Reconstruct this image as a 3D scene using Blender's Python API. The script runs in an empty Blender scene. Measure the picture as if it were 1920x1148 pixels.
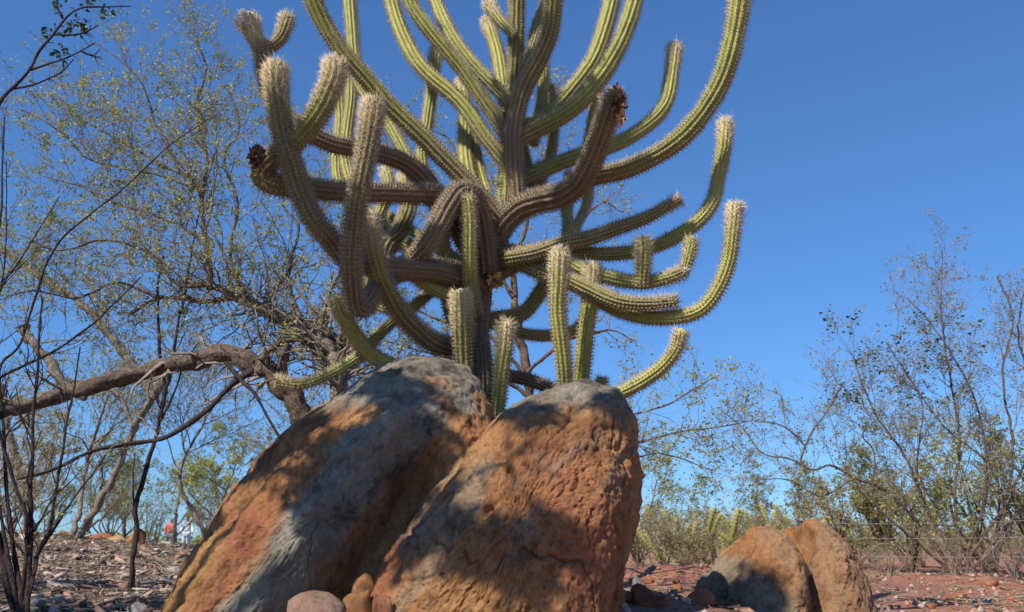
import bpy, bmesh, math
import numpy as np
from mathutils import Vector

# ------------------------------------------------------------------ camera, sky, sun, exposure
sc = bpy.context.scene
COL = sc.collection
CAM_Z, FPX, HORIZON = 0.45, 1600.0, 1015.0
PITCH = math.atan((HORIZON - 574) / FPX)
cd = bpy.data.cameras.new('camera')
cam = bpy.data.objects.new('camera', cd)
COL.objects.link(cam)
cam.location = (0, 0, CAM_Z)
cam.rotation_euler = (math.pi / 2 + PITCH, 0, 0)
cd.sensor_width = 36.0
cd.lens = 36.0 * FPX / 1920
cd.clip_start, cd.clip_end = 0.05, 3000
cd.dof.use_dof = True
cd.dof.focus_distance = 4.3
cd.dof.aperture_fstop = 4.5
sc.camera = cam

SUN = np.array([-0.55, -0.63, 0.80]); SUN /= np.linalg.norm(SUN)
w = bpy.data.worlds.new('World'); sc.world = w; w.use_nodes = True
nt = w.node_tree
sky = nt.nodes.new('ShaderNodeTexSky')
sky.sky_type = 'NISHITA'; sky.sun_disc = False
sky.sun_elevation = math.asin(SUN[2])
sky.sun_rotation = math.atan2(SUN[0], SUN[1])
sky.altitude = 0; sky.air_density = 1.0; sky.dust_density = 0.0; sky.ozone_density = 6.0
bg = nt.nodes['Background']; bg.inputs['Strength'].default_value = 0.125
gm = nt.nodes.new('ShaderNodeGamma'); gm.inputs[1].default_value = 0.75          # flatter, bluer film response of the whole sky
tn = nt.nodes.new('ShaderNodeMix'); tn.data_type = 'RGBA'; tn.blend_type = 'MULTIPLY'; tn.inputs[0].default_value = 1.0; tn.inputs[7].default_value = (0.6, 1.0, 1.5, 1)
nt.links.new(sky.outputs[0], gm.inputs[0]); nt.links.new(gm.outputs[0], tn.inputs[6]); nt.links.new(tn.outputs[2], bg.inputs['Color'])
sl = bpy.data.lights.new('sun', 'SUN'); sl.energy = 5.0; sl.angle = math.radians(0.55); sl.color = (1.0, 0.94, 0.83)
so = bpy.data.objects.new('sun', sl); COL.objects.link(so)
so.rotation_euler = Vector(SUN).to_track_quat('Z', 'Y').to_euler()
so.location = (-6, -6, 9)
sc.view_settings.view_transform = 'Standard'; sc.view_settings.look = 'None'
sc.view_settings.exposure = 0.25; sc.view_settings.gamma = 1.0
sc.view_settings.use_curve_mapping = False
sc.render.engine = 'CYCLES'
sc.cycles.use_denoising = True
sc.cycles.max_bounces = 6
sc.cycles.transparent_max_bounces = 4

# ------------------------------------------------------------------ helpers
FW = np.array([0, math.cos(PITCH), math.sin(PITCH)]); UP = np.array([0, -math.sin(PITCH), math.cos(PITCH)])
CAM = np.array([0, 0, CAM_Z])
def ray(px, py):
    return FW * FPX + np.array([1.0, 0, 0]) * (px - 960) + UP * (574 - py)
def P(px, py, Y):                       # the point at forward distance Y seen at a photo pixel
    d = ray(px, py)
    return CAM + d * (Y / d[1])
def PXM(py, Y):                         # metres per photo pixel there
    return Y / (FPX * math.cos(PITCH) - (574 - py) * math.sin(PITCH))

def _h(ix, iy, iz, s):
    n = (ix.astype(np.int64) * 374761393 + iy.astype(np.int64) * 668265263 + iz.astype(np.int64) * 2147483647 + s * 1274126177) & 0xffffffff
    n = ((n ^ (n >> 13)) * 1274126177) & 0xffffffff
    n = ((n ^ (n >> 16)) * 2246822519) & 0xffffffff
    return ((n ^ (n >> 15)) & 0xffff) / 65535.0
def noise(p, s=0):
    f = np.floor(p); i = f.astype(np.int64); t = p - f; t = t * t * t * (t * (t * 6 - 15) + 10)
    x, y, z = i[:, 0], i[:, 1], i[:, 2]; u, v, q = t[:, 0], t[:, 1], t[:, 2]
    def L(a, b, k): return a + (b - a) * k
    return L(L(L(_h(x, y, z, s), _h(x+1, y, z, s), u), L(_h(x, y+1, z, s), _h(x+1, y+1, z, s), u), v),
             L(L(_h(x, y, z+1, s), _h(x+1, y, z+1, s), u), L(_h(x, y+1, z+1, s), _h(x+1, y+1, z+1, s), u), v), q)
ROT = np.array([[0.80, 0.36, -0.48], [-0.6, 0.48, -0.64], [0.0, 0.8, 0.6]])
def fbm(p, oct=4, s=0, gain=0.5):
    a, o, tot = 1.0, np.zeros(len(p)), 0
    for k in range(oct):
        o += a * noise(p, s + k * 7); tot += a; a *= gain; p = p @ ROT.T * 2.03 + 3.1
    return o / tot
def ss(a, b, x):
    t = np.clip((x - a) / (b - a), 0, 1); return t * t * (3 - 2 * t)
def nrm(v): return v / np.maximum(np.linalg.norm(v, axis=-1, keepdims=True), 1e-9)

def mk(name, V, F, mat, parent=None, smooth=True, col=None, kind=None):
    me = bpy.data.meshes.new(name)
    Fs = F if isinstance(F, list) else [F]
    V = np.asarray(V, dtype=np.float32)
    me.vertices.add(len(V)); me.vertices.foreach_set('co', V.ravel())
    loops = np.concatenate([f.ravel() for f in Fs]).astype(np.int32)
    tot = np.concatenate([np.full(len(f), f.shape[1]) for f in Fs]).astype(np.int32)
    st = np.concatenate([[0], np.cumsum(tot)[:-1]]).astype(np.int32)
    me.loops.add(len(loops)); me.loops.foreach_set('vertex_index', loops)
    me.polygons.add(len(tot)); me.polygons.foreach_set('loop_start', st); me.polygons.foreach_set('loop_total', tot)
    if smooth: me.polygons.foreach_set('use_smooth', np.ones(len(tot), dtype=bool))
    if col is not None:
        a = me.color_attributes.new('Col', 'FLOAT_COLOR', 'POINT')
        c = np.ones((len(V), 4), dtype=np.float32); c[:, :col.shape[1]] = col
        a.data.foreach_set('color', c.ravel())
    me.update(calc_edges=True); me.validate()
    me.materials.append(mat)
    o = bpy.data.objects.new(name, me); COL.objects.link(o)
    if parent is not None:
        o.parent = parent; o.matrix_parent_inverse = parent.matrix_world.inverted()
    if kind: o['kind'] = kind
    return o
def thing(name, label, cat, loc, group=None):
    o = bpy.data.objects.new(name, None); COL.objects.link(o)
    o.location = loc; o.empty_display_size = 0.1
    o['label'] = label; o['category'] = cat
    if group: o['group'] = group
    bpy.context.view_layer.update()
    return o
def tag(o, label, cat, group=None):
    o['label'] = label; o['category'] = cat
    if group: o['group'] = group
    return o

def catmull(pts, per=10):
    p = np.asarray(pts, float)
    p = np.vstack([2 * p[0] - p[1], p, 2 * p[-1] - p[-2]])
    out = []
    t = np.linspace(0, 1, per, endpoint=False)[:, None]
    for i in range(1, len(p) - 2):
        a, b, c, d = p[i-1], p[i], p[i+1], p[i+2]
        out.append(0.5 * ((2*b) + (-a + c)*t + (2*a - 5*b + 4*c - d)*t**2 + (-a + 3*b - 3*c + d)*t**3))
    out.append(p[-2][None]); return np.vstack(out)
def resample(p, n=None, step=None):
    d = np.concatenate([[0], np.cumsum(np.linalg.norm(np.diff(p, axis=0), axis=1))])
    if n is None: n = max(4, int(d[-1] / step) + 1)
    s = np.linspace(0, d[-1], n)
    return np.stack([np.interp(s, d, p[:, k]) for k in range(p.shape[1])], 1)
def smooth(p, it=2):
    p = p.copy()
    for _ in range(it): p[1:-1] = 0.25 * p[:-2] + 0.5 * p[1:-1] + 0.25 * p[2:]
    return p
def lift(px, Ys, per=10):              # traced pixels -> 3D path, Ys spread evenly along it
    q = catmull(px, per)
    d = np.concatenate([[0], np.cumsum(np.linalg.norm(np.diff(q, axis=0), axis=1))]); d /= d[-1]
    Y = np.interp(d, np.linspace(0, 1, len(Ys)), Ys)
    Y = smooth(Y[:, None], 25)[:, 0]
    return np.array([P(a, b, y) for (a, b), y in zip(q, Y)])

# ------------------------------------------------------------------ materials
def mat(name):
    m = bpy.data.materials.new(name); m.use_nodes = True
    return m, m.node_tree, m.node_tree.nodes['Principled BSDF']
def N(t, kind, **kw):
    n = t.nodes.new(kind)
    for k, v in kw.items():
        if k in n.inputs.keys(): n.inputs[k].default_value = v
        else: setattr(n, k, v)
    return n
def ramp(t, src, stops):
    r = t.nodes.new('ShaderNodeValToRGB'); e = r.color_ramp.elements
    while len(e) < len(stops): e.new(0.5)
    for el, (p, c) in zip(e, stops): el.position = p; el.color = (*c, 1) if len(c) == 3 else c
    t.links.new(src, r.inputs[0]); return r.outputs[0]
def mixc(t, f, a, b, mode='MIX'):
    m = t.nodes.new('ShaderNodeMix'); m.data_type = 'RGBA'; m.blend_type = mode
    for s, v in ((m.inputs[0], f), (m.inputs[6], a), (m.inputs[7], b)):
        if isinstance(v, (int, float)): s.default_value = v
        elif isinstance(v, tuple): s.default_value = (*v, 1)
        else: t.links.new(v, s)
    return m.outputs[2]
def coords(t, scale=(1, 1, 1), rot=(0, 0, 0)):
    g = t.nodes.new('ShaderNodeNewGeometry'); mp = t.nodes.new('ShaderNodeMapping')
    mp.inputs['Scale'].default_value = scale; mp.inputs['Rotation'].default_value = rot
    t.links.new(g.outputs['Position'], mp.inputs[0]); return mp.outputs[0]
def tnoise(t, vec, scale, detail=4, rough=0.6):
    n = N(t, 'ShaderNodeTexNoise', Scale=scale, Detail=detail, Roughness=rough)
    t.links.new(vec, n.inputs['Vector']); return n.outputs[0]
def bump(t, b, h, strength, dist, prev=None):
    n = N(t, 'ShaderNodeBump', Strength=strength, Distance=dist); t.links.new(h, n.inputs['Height'])
    if prev is not None: t.links.new(prev, n.inputs['Normal'])
    t.links.new(n.outputs[0], b.inputs['Normal']); return n.outputs[0]
def sep(t):
    a = t.nodes.new('ShaderNodeVertexColor'); a.layer_name = 'Col'
    s = t.nodes.new('ShaderNodeSeparateColor'); t.links.new(a.outputs[0], s.inputs[0])
    return a.outputs[0], s.outputs

def rock_mat(name, base, lightc, dark, grey, red, ochre):
    m, t, b = mat(name)
    _, s = sep(t)
    v = coords(t); vs = coords(t, (2.6, 1.2, 0.8), (0, math.radians(38), 0))
    n1 = tnoise(t, vs, 3.2, 8, 0.62); n2 = tnoise(t, v, 26, 6, 0.7); n3 = tnoise(t, v, 4.5, 6, 0.6)
    c = ramp(t, n1, [(0.28, dark), (0.48, base), (0.72, lightc)])
    c = mixc(t, s[1], c, red); c = mixc(t, s[2], c, ochre)
    g = ramp(t, n3, [(0.3, tuple(x * 0.55 for x in grey)), (0.5, grey), (0.72, tuple(min(1, x * 1.5) for x in grey))])
    c = mixc(t, s[0], c, g)
    sp = ramp(t, n2, [(0.30, (0.42, 0.38, 0.36)), (0.46, (0.9, 0.9, 0.9)), (0.7, (1.22, 1.2, 1.16))])
    c = mixc(t, 0.85, c, sp, 'MULTIPLY')
    n4 = tnoise(t, v, 9, 5, 0.65)
    st = ramp(t, n4, [(0.33, (0.34, 0.30, 0.28)), (0.45, (1, 1, 1)), (1, (1, 1, 1))])
    c = mixc(t, 0.6, c, st, 'MULTIPLY')
    t.links.new(c, b.inputs['Base Color']); b.inputs['Roughness'].default_value = 0.88
    b.inputs['Specular IOR Level'].default_value = 0.25
    vb = coords(t, (1.9, 1.2, 0.55), (0, math.radians(38), 0))
    p = bump(t, b, tnoise(t, vb, 16, 8, 0.75), 1.0, 0.035)
    p = bump(t, b, tnoise(t, v, 75, 6, 0.75), 0.8, 0.012, p)
    return m
M_ROCK = rock_mat('weathered_rock', (0.47, 0.215, 0.085), (0.64, 0.335, 0.15), (0.17, 0.09, 0.05), (0.34, 0.30, 0.225), (0.48, 0.165, 0.085), (0.62, 0.33, 0.12))
M_ROCK_RED = rock_mat('red_rock', (0.42, 0.16, 0.08), (0.55, 0.26, 0.14), (0.20, 0.08, 0.045), (0.3, 0.26, 0.22), (0.44, 0.15, 0.09), (0.6, 0.38, 0.2))
M_ROCK_PINK = rock_mat('pink_rock', (0.42, 0.24, 0.17), (0.54, 0.34, 0.25), (0.28, 0.15, 0.10), (0.3, 0.25, 0.2), (0.45, 0.2, 0.14), (0.6, 0.36, 0.18))
M_ROCK_PALE = rock_mat('pale_rock', (0.50, 0.45, 0.40), (0.62, 0.57, 0.52), (0.34, 0.29, 0.25), (0.4, 0.38, 0.36), (0.5, 0.3, 0.25), (0.6, 0.5, 0.4))
M_ROCK_GREY = rock_mat('grey_rock', (0.26, 0.23, 0.20), (0.35, 0.31, 0.28), (0.13, 0.11, 0.10), (0.2, 0.19, 0.18), (0.4, 0.2, 0.14), (0.5, 0.4, 0.3))

def ground_mat():
    m, t, b = mat('red_soil')
    v = coords(t); _, s = sep(t)
    n1 = tnoise(t, v, 1.3, 6, 0.65); n2 = tnoise(t, v, 18, 6, 0.7); n3 = tnoise(t, v, 55, 4, 0.7)
    c = ramp(t, n1, [(0.3, (0.27, 0.10, 0.055)), (0.5, (0.42, 0.165, 0.09)), (0.7, (0.50, 0.24, 0.145))])
    d = ramp(t, n2, [(0.35, (0.16, 0.11, 0.085)), (0.55, (0.26, 0.19, 0.15)), (0.7, (0.40, 0.31, 0.26))])
    c = mixc(t, s[0], c, d)
    sp = ramp(t, n3, [(0.32, (0.5, 0.48, 0.45)), (0.5, (1, 1, 1)), (0.72, (1.35, 1.3, 1.25))])
    c = mixc(t, 0.8, c, sp, 'MULTIPLY')
    t.links.new(c, b.inputs['Base Color']); b.inputs['Roughness'].default_value = 0.95
    p = bump(t, b, tnoise(t, v, 14, 8, 0.75), 0.8, 0.05); bump(t, b, n3, 0.7, 0.015, p)
    return m
M_GROUND = ground_mat()

def bark_mat(name, a, c2, scale=30):
    m, t, b = mat(name)
    v = coords(t); n1 = tnoise(t, v, scale, 6, 0.7); n2 = tnoise(t, v, scale * 0.2, 4, 0.6)
    c = ramp(t, n1, [(0.3, tuple(x * 0.5 for x in a)), (0.5, a), (0.68, c2)])
    c = mixc(t, n2, c, mixc(t, 1.0, c, (0.62, 0.58, 0.55), 'MULTIPLY'))
    t.links.new(c, b.inputs['Base Color']); b.inputs['Roughness'].default_value = 0.9
    b.inputs['Specular IOR Level'].default_value = 0.2
    bump(t, b, n1, 0.9, 0.02)
    return m
M_BARK_BROWN = bark_mat('brown_bark', (0.16, 0.115, 0.085), (0.31, 0.24, 0.19))
M_BARK_GREY = bark_mat('grey_bark', (0.27, 0.225, 0.18), (0.42, 0.36, 0.30))
M_BARK_DARK = bark_mat('dark_bark', (0.065, 0.046, 0.04), (0.12, 0.085, 0.075))
M_TWIG = bark_mat('twig_bark', (0.34, 0.285, 0.23), (0.50, 0.43, 0.36))
M_TWIG_DRY = bark_mat('dry_twig', (0.34, 0.27, 0.19), (0.50, 0.42, 0.32))

def leaf_mat(name, stops, trans=0.4):
    m, t, b = mat(name)
    v = coords(t); n1 = tnoise(t, v, 5, 3, 0.6)
    oi = t.nodes.new('ShaderNodeNewGeometry')
    r = ramp(t, oi.outputs['Random Per Island'], stops)
    c = mixc(t, 0.5, r, ramp(t, n1, [(0.35, (0.6, 0.6, 0.6)), (0.65, (1.25, 1.2, 1.0))]), 'MULTIPLY')
    t.links.new(c, b.inputs['Base Color']); b.inputs['Roughness'].default_value = 0.55
    b.inputs['Specular IOR Level'].default_value = 0.3
    tr = t.nodes.new('ShaderNodeBsdfTranslucent'); t.links.new(c, tr.inputs[0])
    mx = t.nodes.new('ShaderNodeMixShader'); mx.inputs[0].default_value = trans
    t.links.new(b.outputs[0], mx.inputs[1]); t.links.new(tr.outputs[0], mx.inputs[2])
    t.links.new(mx.outputs[0], t.nodes['Material Output'].inputs[0])
    return m
M_LEAF_YG = leaf_mat('yellow_green_leaf', [(0, (0.28, 0.32, 0.07)), (0.5, (0.40, 0.42, 0.11)), (1, (0.55, 0.48, 0.15))])
M_LEAF_OLIVE = leaf_mat('olive_leaf', [(0, (0.15, 0.18, 0.05)), (0.5, (0.26, 0.28, 0.08)), (1, (0.40, 0.36, 0.11))])
M_LEAF_DARK = leaf_mat('dark_leaf', [(0, (0.025, 0.055, 0.028)), (0.6, (0.05, 0.085, 0.035)), (1, (0.12, 0.14, 0.04))])
M_LEAF_DRY = leaf_mat('dry_leaf', [(0, (0.15, 0.095, 0.06)), (0.5, (0.28, 0.20, 0.14)), (1, (0.46, 0.38, 0.31))], 0.15)
M_LEAF_SAND = leaf_mat('sandy_leaf', [(0, (0.28, 0.26, 0.10)), (0.5, (0.42, 0.36, 0.17)), (1, (0.52, 0.42, 0.23))])

def cactus_mat():
    m, t, b = mat('cactus_skin')
    _, s = sep(t)                       # R age (0 wood .. 1 young), G rib crest, B bloom at the tip
    v = coords(t); n1 = tnoise(t, v, 22, 5, 0.7); n2 = tnoise(t, v, 90, 4, 0.7); n3 = tnoise(t, v, 6, 4, 0.6)
    add = N(t, 'ShaderNodeMath', operation='MULTIPLY_ADD'); t.links.new(n3, add.inputs[0]); add.inputs[1].default_value = 0.42
    off = N(t, 'ShaderNodeMath', operation='SUBTRACT'); t.links.new(s[0], off.inputs[0]); off.inputs[1].default_value = 0.21
    t.links.new(off.outputs[0], add.inputs[2])
    c = ramp(t, add.outputs[0], [(0.06, (0.165, 0.115, 0.07)), (0.26, (0.235, 0.165, 0.09)), (0.42, (0.20, 0.185, 0.055)), (0.62, (0.235, 0.265, 0.045)), (0.9, (0.41, 0.43, 0.09))])
    c = mixc(t, 0.7, c, ramp(t, n1, [(0.3, (0.62, 0.6, 0.55)), (0.55, (1, 1, 1)), (0.75, (1.2, 1.15, 1.1))]), 'MULTIPLY')
    cr = N(t, 'ShaderNodeMath', operation='MULTIPLY'); t.links.new(s[1], cr.inputs[0]); t.links.new(n2, cr.inputs[1])
    c = mixc(t, cr.outputs[0], c, (0.33, 0.27, 0.17))
    c = mixc(t, s[2], c, (0.52, 0.45, 0.25))
    t.links.new(c, b.inputs['Base Color']); b.inputs['Roughness'].default_value = 0.62
    b.inputs['Specular IOR Level'].default_value = 0.3
    bump(t, b, n2, 0.5, 0.004)
    return m
M_CACTUS = cactus_mat()
def vcol_mat(name, rough=0.7):
    m, t, b = mat(name)
    c, _ = sep(t); v = coords(t)
    c = mixc(t, 0.6, c, ramp(t, tnoise(t, v, 120, 3, 0.6), [(0.3, (0.7, 0.66, 0.6)), (0.7, (1.2, 1.2, 1.2))]), 'MULTIPLY')
    t.links.new(c, b.inputs['Base Color']); b.inputs['Roughness'].default_value = rough
    return m
M_SPINE = vcol_mat('cactus_spine', 0.5)
def plain(name, c, rough=0.8, sc_=30, var=0.3):
    m, t, b = mat(name)
    n1 = tnoise(t, coords(t), sc_, 5, 0.65)
    t.links.new(ramp(t, n1, [(0.3, tuple(x * (1 - var) for x in c)), (0.7, tuple(min(1, x * (1 + var)) for x in c))]), b.inputs['Base Color'])
    b.inputs['Roughness'].default_value = rough
    bump(t, b, n1, 0.3, 0.005)
    return m
M_DRYFLOWER = plain('dried_flower', (0.22, 0.115, 0.06), 0.9, 60, 0.6)
M_GOLD = plain('dried_petal', (0.50, 0.30, 0.12), 0.8, 60, 0.4)
M_WOOL = plain('white_wool', (0.78, 0.74, 0.66), 0.95, 80, 0.15)
M_WIRE = plain('fence_wire', (0.30, 0.28, 0.26), 0.5, 40)
M_POST = bark_mat('fence_post', (0.24, 0.19, 0.15), (0.36, 0.30, 0.25))
M_SKIN = plain('skin', (0.28, 0.16, 0.11), 0.6, 20, 0.1)
M_CLOTH_W = plain('white_cloth', (0.72, 0.72, 0.74), 0.9, 8, 0.12)
M_CLOTH_P = plain('pale_cloth', (0.55, 0.58, 0.64), 0.9, 8, 0.12)
M_CLOTH_R = plain('red_cloth', (0.60, 0.13, 0.10), 0.9, 8, 0.15)
M_CLOTH_D = plain('dark_cloth', (0.14, 0.14, 0.15), 0.9, 8, 0.15)

# ------------------------------------------------------------------ ground
def height(x, y):
    x = np.asarray(x, float); y = np.asarray(y, float)
    p = np.stack([x, y, np.zeros_like(x)], -1).reshape(-1, 3)
    n = (fbm(p * 0.35, 3, 3) - 0.5) * 0.16 + (fbm(p * 1.6, 4, 9) - 0.5) * 0.09 + (fbm(p * 7.0, 3, 19) - 0.5) * 0.03
    n = n.reshape(x.shape) * ss(0.6, 4.0, np.hypot(x, y))
    mound = 0.20 * np.exp(-(((x + 0.15) / 1.5) ** 2 + ((y - 3.9) / 1.25) ** 2) ** 1.6)
    A = np.interp(x / np.maximum(y, 1) * 13, [-30, -7.6, -5.0, -3.3, -1.0, 0.5], [0.62, 0.56, 0.34, 0.24, 0.1, 0.0])
    crest = A * ss(5.2, 13.0, y) * (1 - 1.15 * ss(14.5, 34, y))
    berm = 0.19 * np.exp(-((y - 9.7 - 0.25 * np.sin(x * 1.3)) / 0.55) ** 2) * ss(0.2, 1.2, x) * (1 - 0.45 * ss(2.2, 3.6, x)) * (1 - ss(7, 9, x))
    far = -0.25 * ss(20, 80, y)
    return n + mound + crest + berm + far
def axis(lo, hi, n, dense):
    u = np.linspace(-1, 1, n); k = 5.2
    s = np.sinh(k * u) / np.sinh(k)
    return dense + np.where(s < 0, -s * (lo - dense), s * (hi - dense))
gx = axis(-900, 900, 420, -0.4); gy = axis(-300, 1500, 560, 6.0)
GX, GY = np.meshgrid(gx, gy)
GZ = height(GX, GY)
V = np.stack([GX, GY, GZ], -1).reshape(-1, 3)
ny, nx = GX.shape
ii = (np.arange(ny - 1)[:, None] * nx + np.arange(nx - 1)[None]).ravel()
F = np.stack([ii, ii + 1, ii + nx + 1, ii + nx], 1)
lit = np.clip(ss(0.36, 0.6, fbm(V * 0.8, 4, 33)) * 0.8 + 0.75 * ss(0.5, -1.5, V[:, 0]), 0, 1) * (1 - 0.65 * ss(0.3, 1.2, V[:, 0]))
g = mk('ground', V, F, M_GROUND, col=np.stack([lit, lit * 0, lit * 0], 1)); g['kind'] = 'structure'
def hz(x, y): return float(height(np.array([x]), np.array([y]))[0])
def ground_px(px, py, y0=2.5, y1=40):      # where the pixel's ray meets the ground
    d = ray(px, py); d = d / d[1]
    for Y in np.arange(y0, y1, 0.05):
        q = CAM + d * Y
        if q[2] <= hz(q[0], Y): return np.array([q[0], Y, hz(q[0], Y)])
    q = CAM + d * y1; q[2] = hz(q[0], y1); return q

# ------------------------------------------------------------------ boulders
def vnormals(V, F):
    fn = np.cross(V[F[:, 2]] - V[F[:, 0]], V[F[:, 3]] - V[F[:, 1]])
    n = np.zeros_like(V)
    for k in range(4): np.add.at(n, F[:, k], fn)
    return nrm(n)
def boulder_mesh(outline, ctr, Y0, Df, Db, lean, e=0.8, nt_=460, nph=260):
    o = catmull(outline + [outline[0]], 12)
    o = resample(o, nt_ + 1)[:-1]
    zc = P(ctr[0], ctr[1], Y0)[2]
    W = []
    for a, b in o:
        Y = Y0
        for _ in range(6): q = P(a, b, Y); Y = Y0 + lean * (q[2] - zc)
        W.append(P(a, b, Y))
    W = np.array(W); C = P(ctr[0], ctr[1], Y0)
    ph = np.linspace(0.0, math.pi, nph)
    s = np.sin(ph) ** e; c = np.sign(np.cos(ph)) * np.abs(np.cos(ph)) ** e
    dy = np.where(c > 0, -c * Df, -c * Db)
    V = C[None, None] + s[:, None, None] * (W - C)[None]
    V[:, :, 1] += dy[:, None]
    V = V.reshape(-1, 3)
    i = np.arange(nph - 1)[:, None] * nt_; j = np.arange(nt_)[None]; j2 = (j + 1) % nt_
    F = np.stack([i + j, i + j2, i + nt_ + j2, i + nt_ + j], -1).reshape(-1, 4)
    n = vnormals(V, F)
    if np.sum(n * (V - C)) < 0: F = F[:, ::-1]; n = -n
    return V, F, n
def strata(p, ang, across, along, s, oct=5):
    c_, s_ = math.cos(ang), math.sin(ang)
    u = p[:, 0] * c_ + p[:, 2] * s_; v = -p[:, 0] * s_ + p[:, 2] * c_
    q = np.stack([u * along, p[:, 1] * across * 0.5, v * across], 1)
    return fbm(q, oct, s, 0.55)
def segdist(xz, pts):
    d = np.full(len(xz), 1e9)
    for a, b in zip(pts[:-1], pts[1:]):
        ab = b - a; t = np.clip(((xz - a) @ ab) / (ab @ ab), 0, 1)
        d = np.minimum(d, np.linalg.norm(xz - (a + t[:, None] * ab), axis=1))
    return d
def XZ(pxs, Y): return np.array([P(a, b, Y)[[0, 2]] for a, b in pxs])
def terrace(x, k, sharp=0.75):
    q = x * k; f = np.floor(q); t = q - f
    return (f + ss(sharp, 1.0, t)) / k
def rough_disp(V, n, ang, seed, big=0.09, st=0.05):
    d = (fbm(V * 1.7, 3, seed) - 0.5) * big
    r = strata(V, ang, 6.5, 1.3, seed + 5)
    d += (np.abs(r - 0.5) * 2 - 0.25) * st * 0.55
    d += (terrace(strata(V, ang + 0.1, 8.0, 2.4, seed + 51, 4), 14) - 0.5) * st * 0.8      # stepped flakes
    r2 = strata(V, ang + 0.15, 24.0, 7.0, seed + 11, 5)
    d += (r2 - 0.5) * st * 0.6 - np.exp(-((r2 - 0.5) / 0.02) ** 2) * 0.006
    d += (fbm(V * 38, 4, seed + 21, 0.65) - 0.5) * 0.016
    p = fbm(V * 55, 2, seed + 61); d -= 0.006 * ss(0.62, 0.72, p)                         # pits
    ch = fbm(V * 3.4 + 7, 3, seed + 31); d -= 0.012 * ss(0.58, 0.61, ch) * ss(0.80, 0.64, ch)   # flat scars with a sharp lip
    cw = np.abs(strata(V, ang + 0.55, 2.2, 1.2, seed + 71, 5) - 0.5); d -= 0.014 * np.exp(-(cw / 0.006) ** 2)   # cracks
    return V + n * d[:, None]
ANG = math.radians(52)
# the slab behind
out_l = [(300, 1260), (318, 1190), (345, 1128), (392, 1045), (440, 962), (482, 905), (528, 852), (572, 805), (618, 768), (668, 733), (712, 703), (758, 684), (805, 677),
         (850, 682), (888, 700), (915, 735), (940, 790), (965, 860), (985, 950), (980, 1060), (960, 1180), (900, 1290), (700, 1320), (450, 1300)]
YL = 3.85
V, F, n = boulder_mesh(out_l, (655, 985), YL, 0.62, 0.50, 0.30, 0.86)
x, z = V[:, 0], V[:, 2]
front = V[:, 1] < YL + 0.3
rid = segdist(np.stack([x, z], 1), XZ([(740, 800), (665, 880), (600, 1000), (520, 1130)], 3.5))
V = V + n * (0.06 * np.exp(-(rid / 0.10) ** 2) * front)[:, None]
gr = segdist(np.stack([x, z], 1), XZ([(800, 890), (755, 990), (690, 1090), (660, 1160)], 3.6))
V = V - n * (0.20 * np.exp(-(gr / 0.12) ** 2) * front)[:, None]
led = segdist(np.stack([x, z], 1), XZ([(440, 985), (500, 935), (520, 900)], 3.6))
V = V - n * (0.02 * np.exp(-(led / 0.02) ** 2) * front)[:, None]
V = rough_disp(V, n, ANG, 41)
band = segdist(np.stack([V[:, 0], V[:, 2]], 1), XZ([(780, 780), (690, 870), (640, 960), (570, 1060), (510, 1150)], 3.45))
wob = (fbm(V * 6, 4, 77) - 0.5)
grey = np.maximum(ss(0.15, 0.085, band + wob * 0.16), ss(0.99, 1.10, V[:, 2] + wob * 0.40) * 0.92)
reda = ss(0.16, 0.05, segdist(np.stack([V[:, 0], V[:, 2]], 1), XZ([(500, 1000), (560, 1030), (520, 1090), (470, 1140)], 3.5)) + wob * 0.2) * 0.55
och = ss(0.12, 0.03, segdist(np.stack([V[:, 0], V[:, 2]], 1), XZ([(420, 1030), (390, 1080), (365, 1120)], 3.6)) + wob * 0.1) * 0.7
och = np.maximum(och, 0.6 * ss(0.10, 0.03, segdist(np.stack([V[:, 0], V[:, 2]], 1), XZ([(690, 800), (650, 850)], 3.5)) + wob * 0.1))
tag(mk('boulder', V, F, M_ROCK, col=np.stack([grey, reda, och], 1)), 'large leaning brown boulder with a grey lichen band, cactus rising behind its peak', 'boulder')
# the rounded boulder in front
out_r = [(640, 1290), (660, 1200), (688, 1120), (735, 1038), (790, 965), (842, 888), (885, 830), (930, 785), (975, 752), (1022, 730), (1072, 721), (1120, 726), (1158, 745),
         (1182, 785), (1193, 832), (1200, 885), (1198, 940), (1190, 1000), (1177, 1060), (1165, 1120), (1150, 1200), (1120, 1290), (900, 1330)]
YR = 3.5
V, F, n = boulder_mesh(out_r, (965, 990), YR, 0.50, 0.50, 0.26, 0.80)
x, z = V[:, 0], V[:, 2]
notch = segdist(np.stack([x, z], 1), XZ([(1085, 752), (1065, 790), (1050, 810)], 3.5))
V = V - n * (0.035 * np.exp(-(notch / 0.035) ** 2) * (V[:, 1] < YR))[:, None]
lip = segdist(np.stack([x, z], 1), XZ([(915, 960), (945, 940), (975, 945), (990, 960)], 3.1))
V = V - n * (0.014 * np.exp(-(lip / 0.012) ** 2) * (V[:, 1] < YR))[:, None]
crk = segdist(np.stack([x, z], 1), XZ([(1190, 920), (1180, 980), (1168, 1040), (1160, 1090)], 3.4))
V = V - n * (0.018 * np.exp(-(crk / 0.012) ** 2))[:, None]
V = rough_disp(V, n, ANG, 141, 0.08, 0.045)
wob = (fbm(V * 5, 4, 177) - 0.5)
grey = ss(0.90, 0.99, V[:, 2] + wob * 0.26) * 0.92
xz = np.stack([V[:, 0], V[:, 2]], 1)
grey = np.maximum(grey, 0.55 * ss(0.10, 0.02, segdist(xz, XZ([(800, 1010), (860, 940), (900, 880)], 3.15)) + wob * 0.2))
grey = np.maximum(grey, 0.45 * ss(0.56, 0.70, strata(V, ANG, 9, 2.2, 199)))
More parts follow.
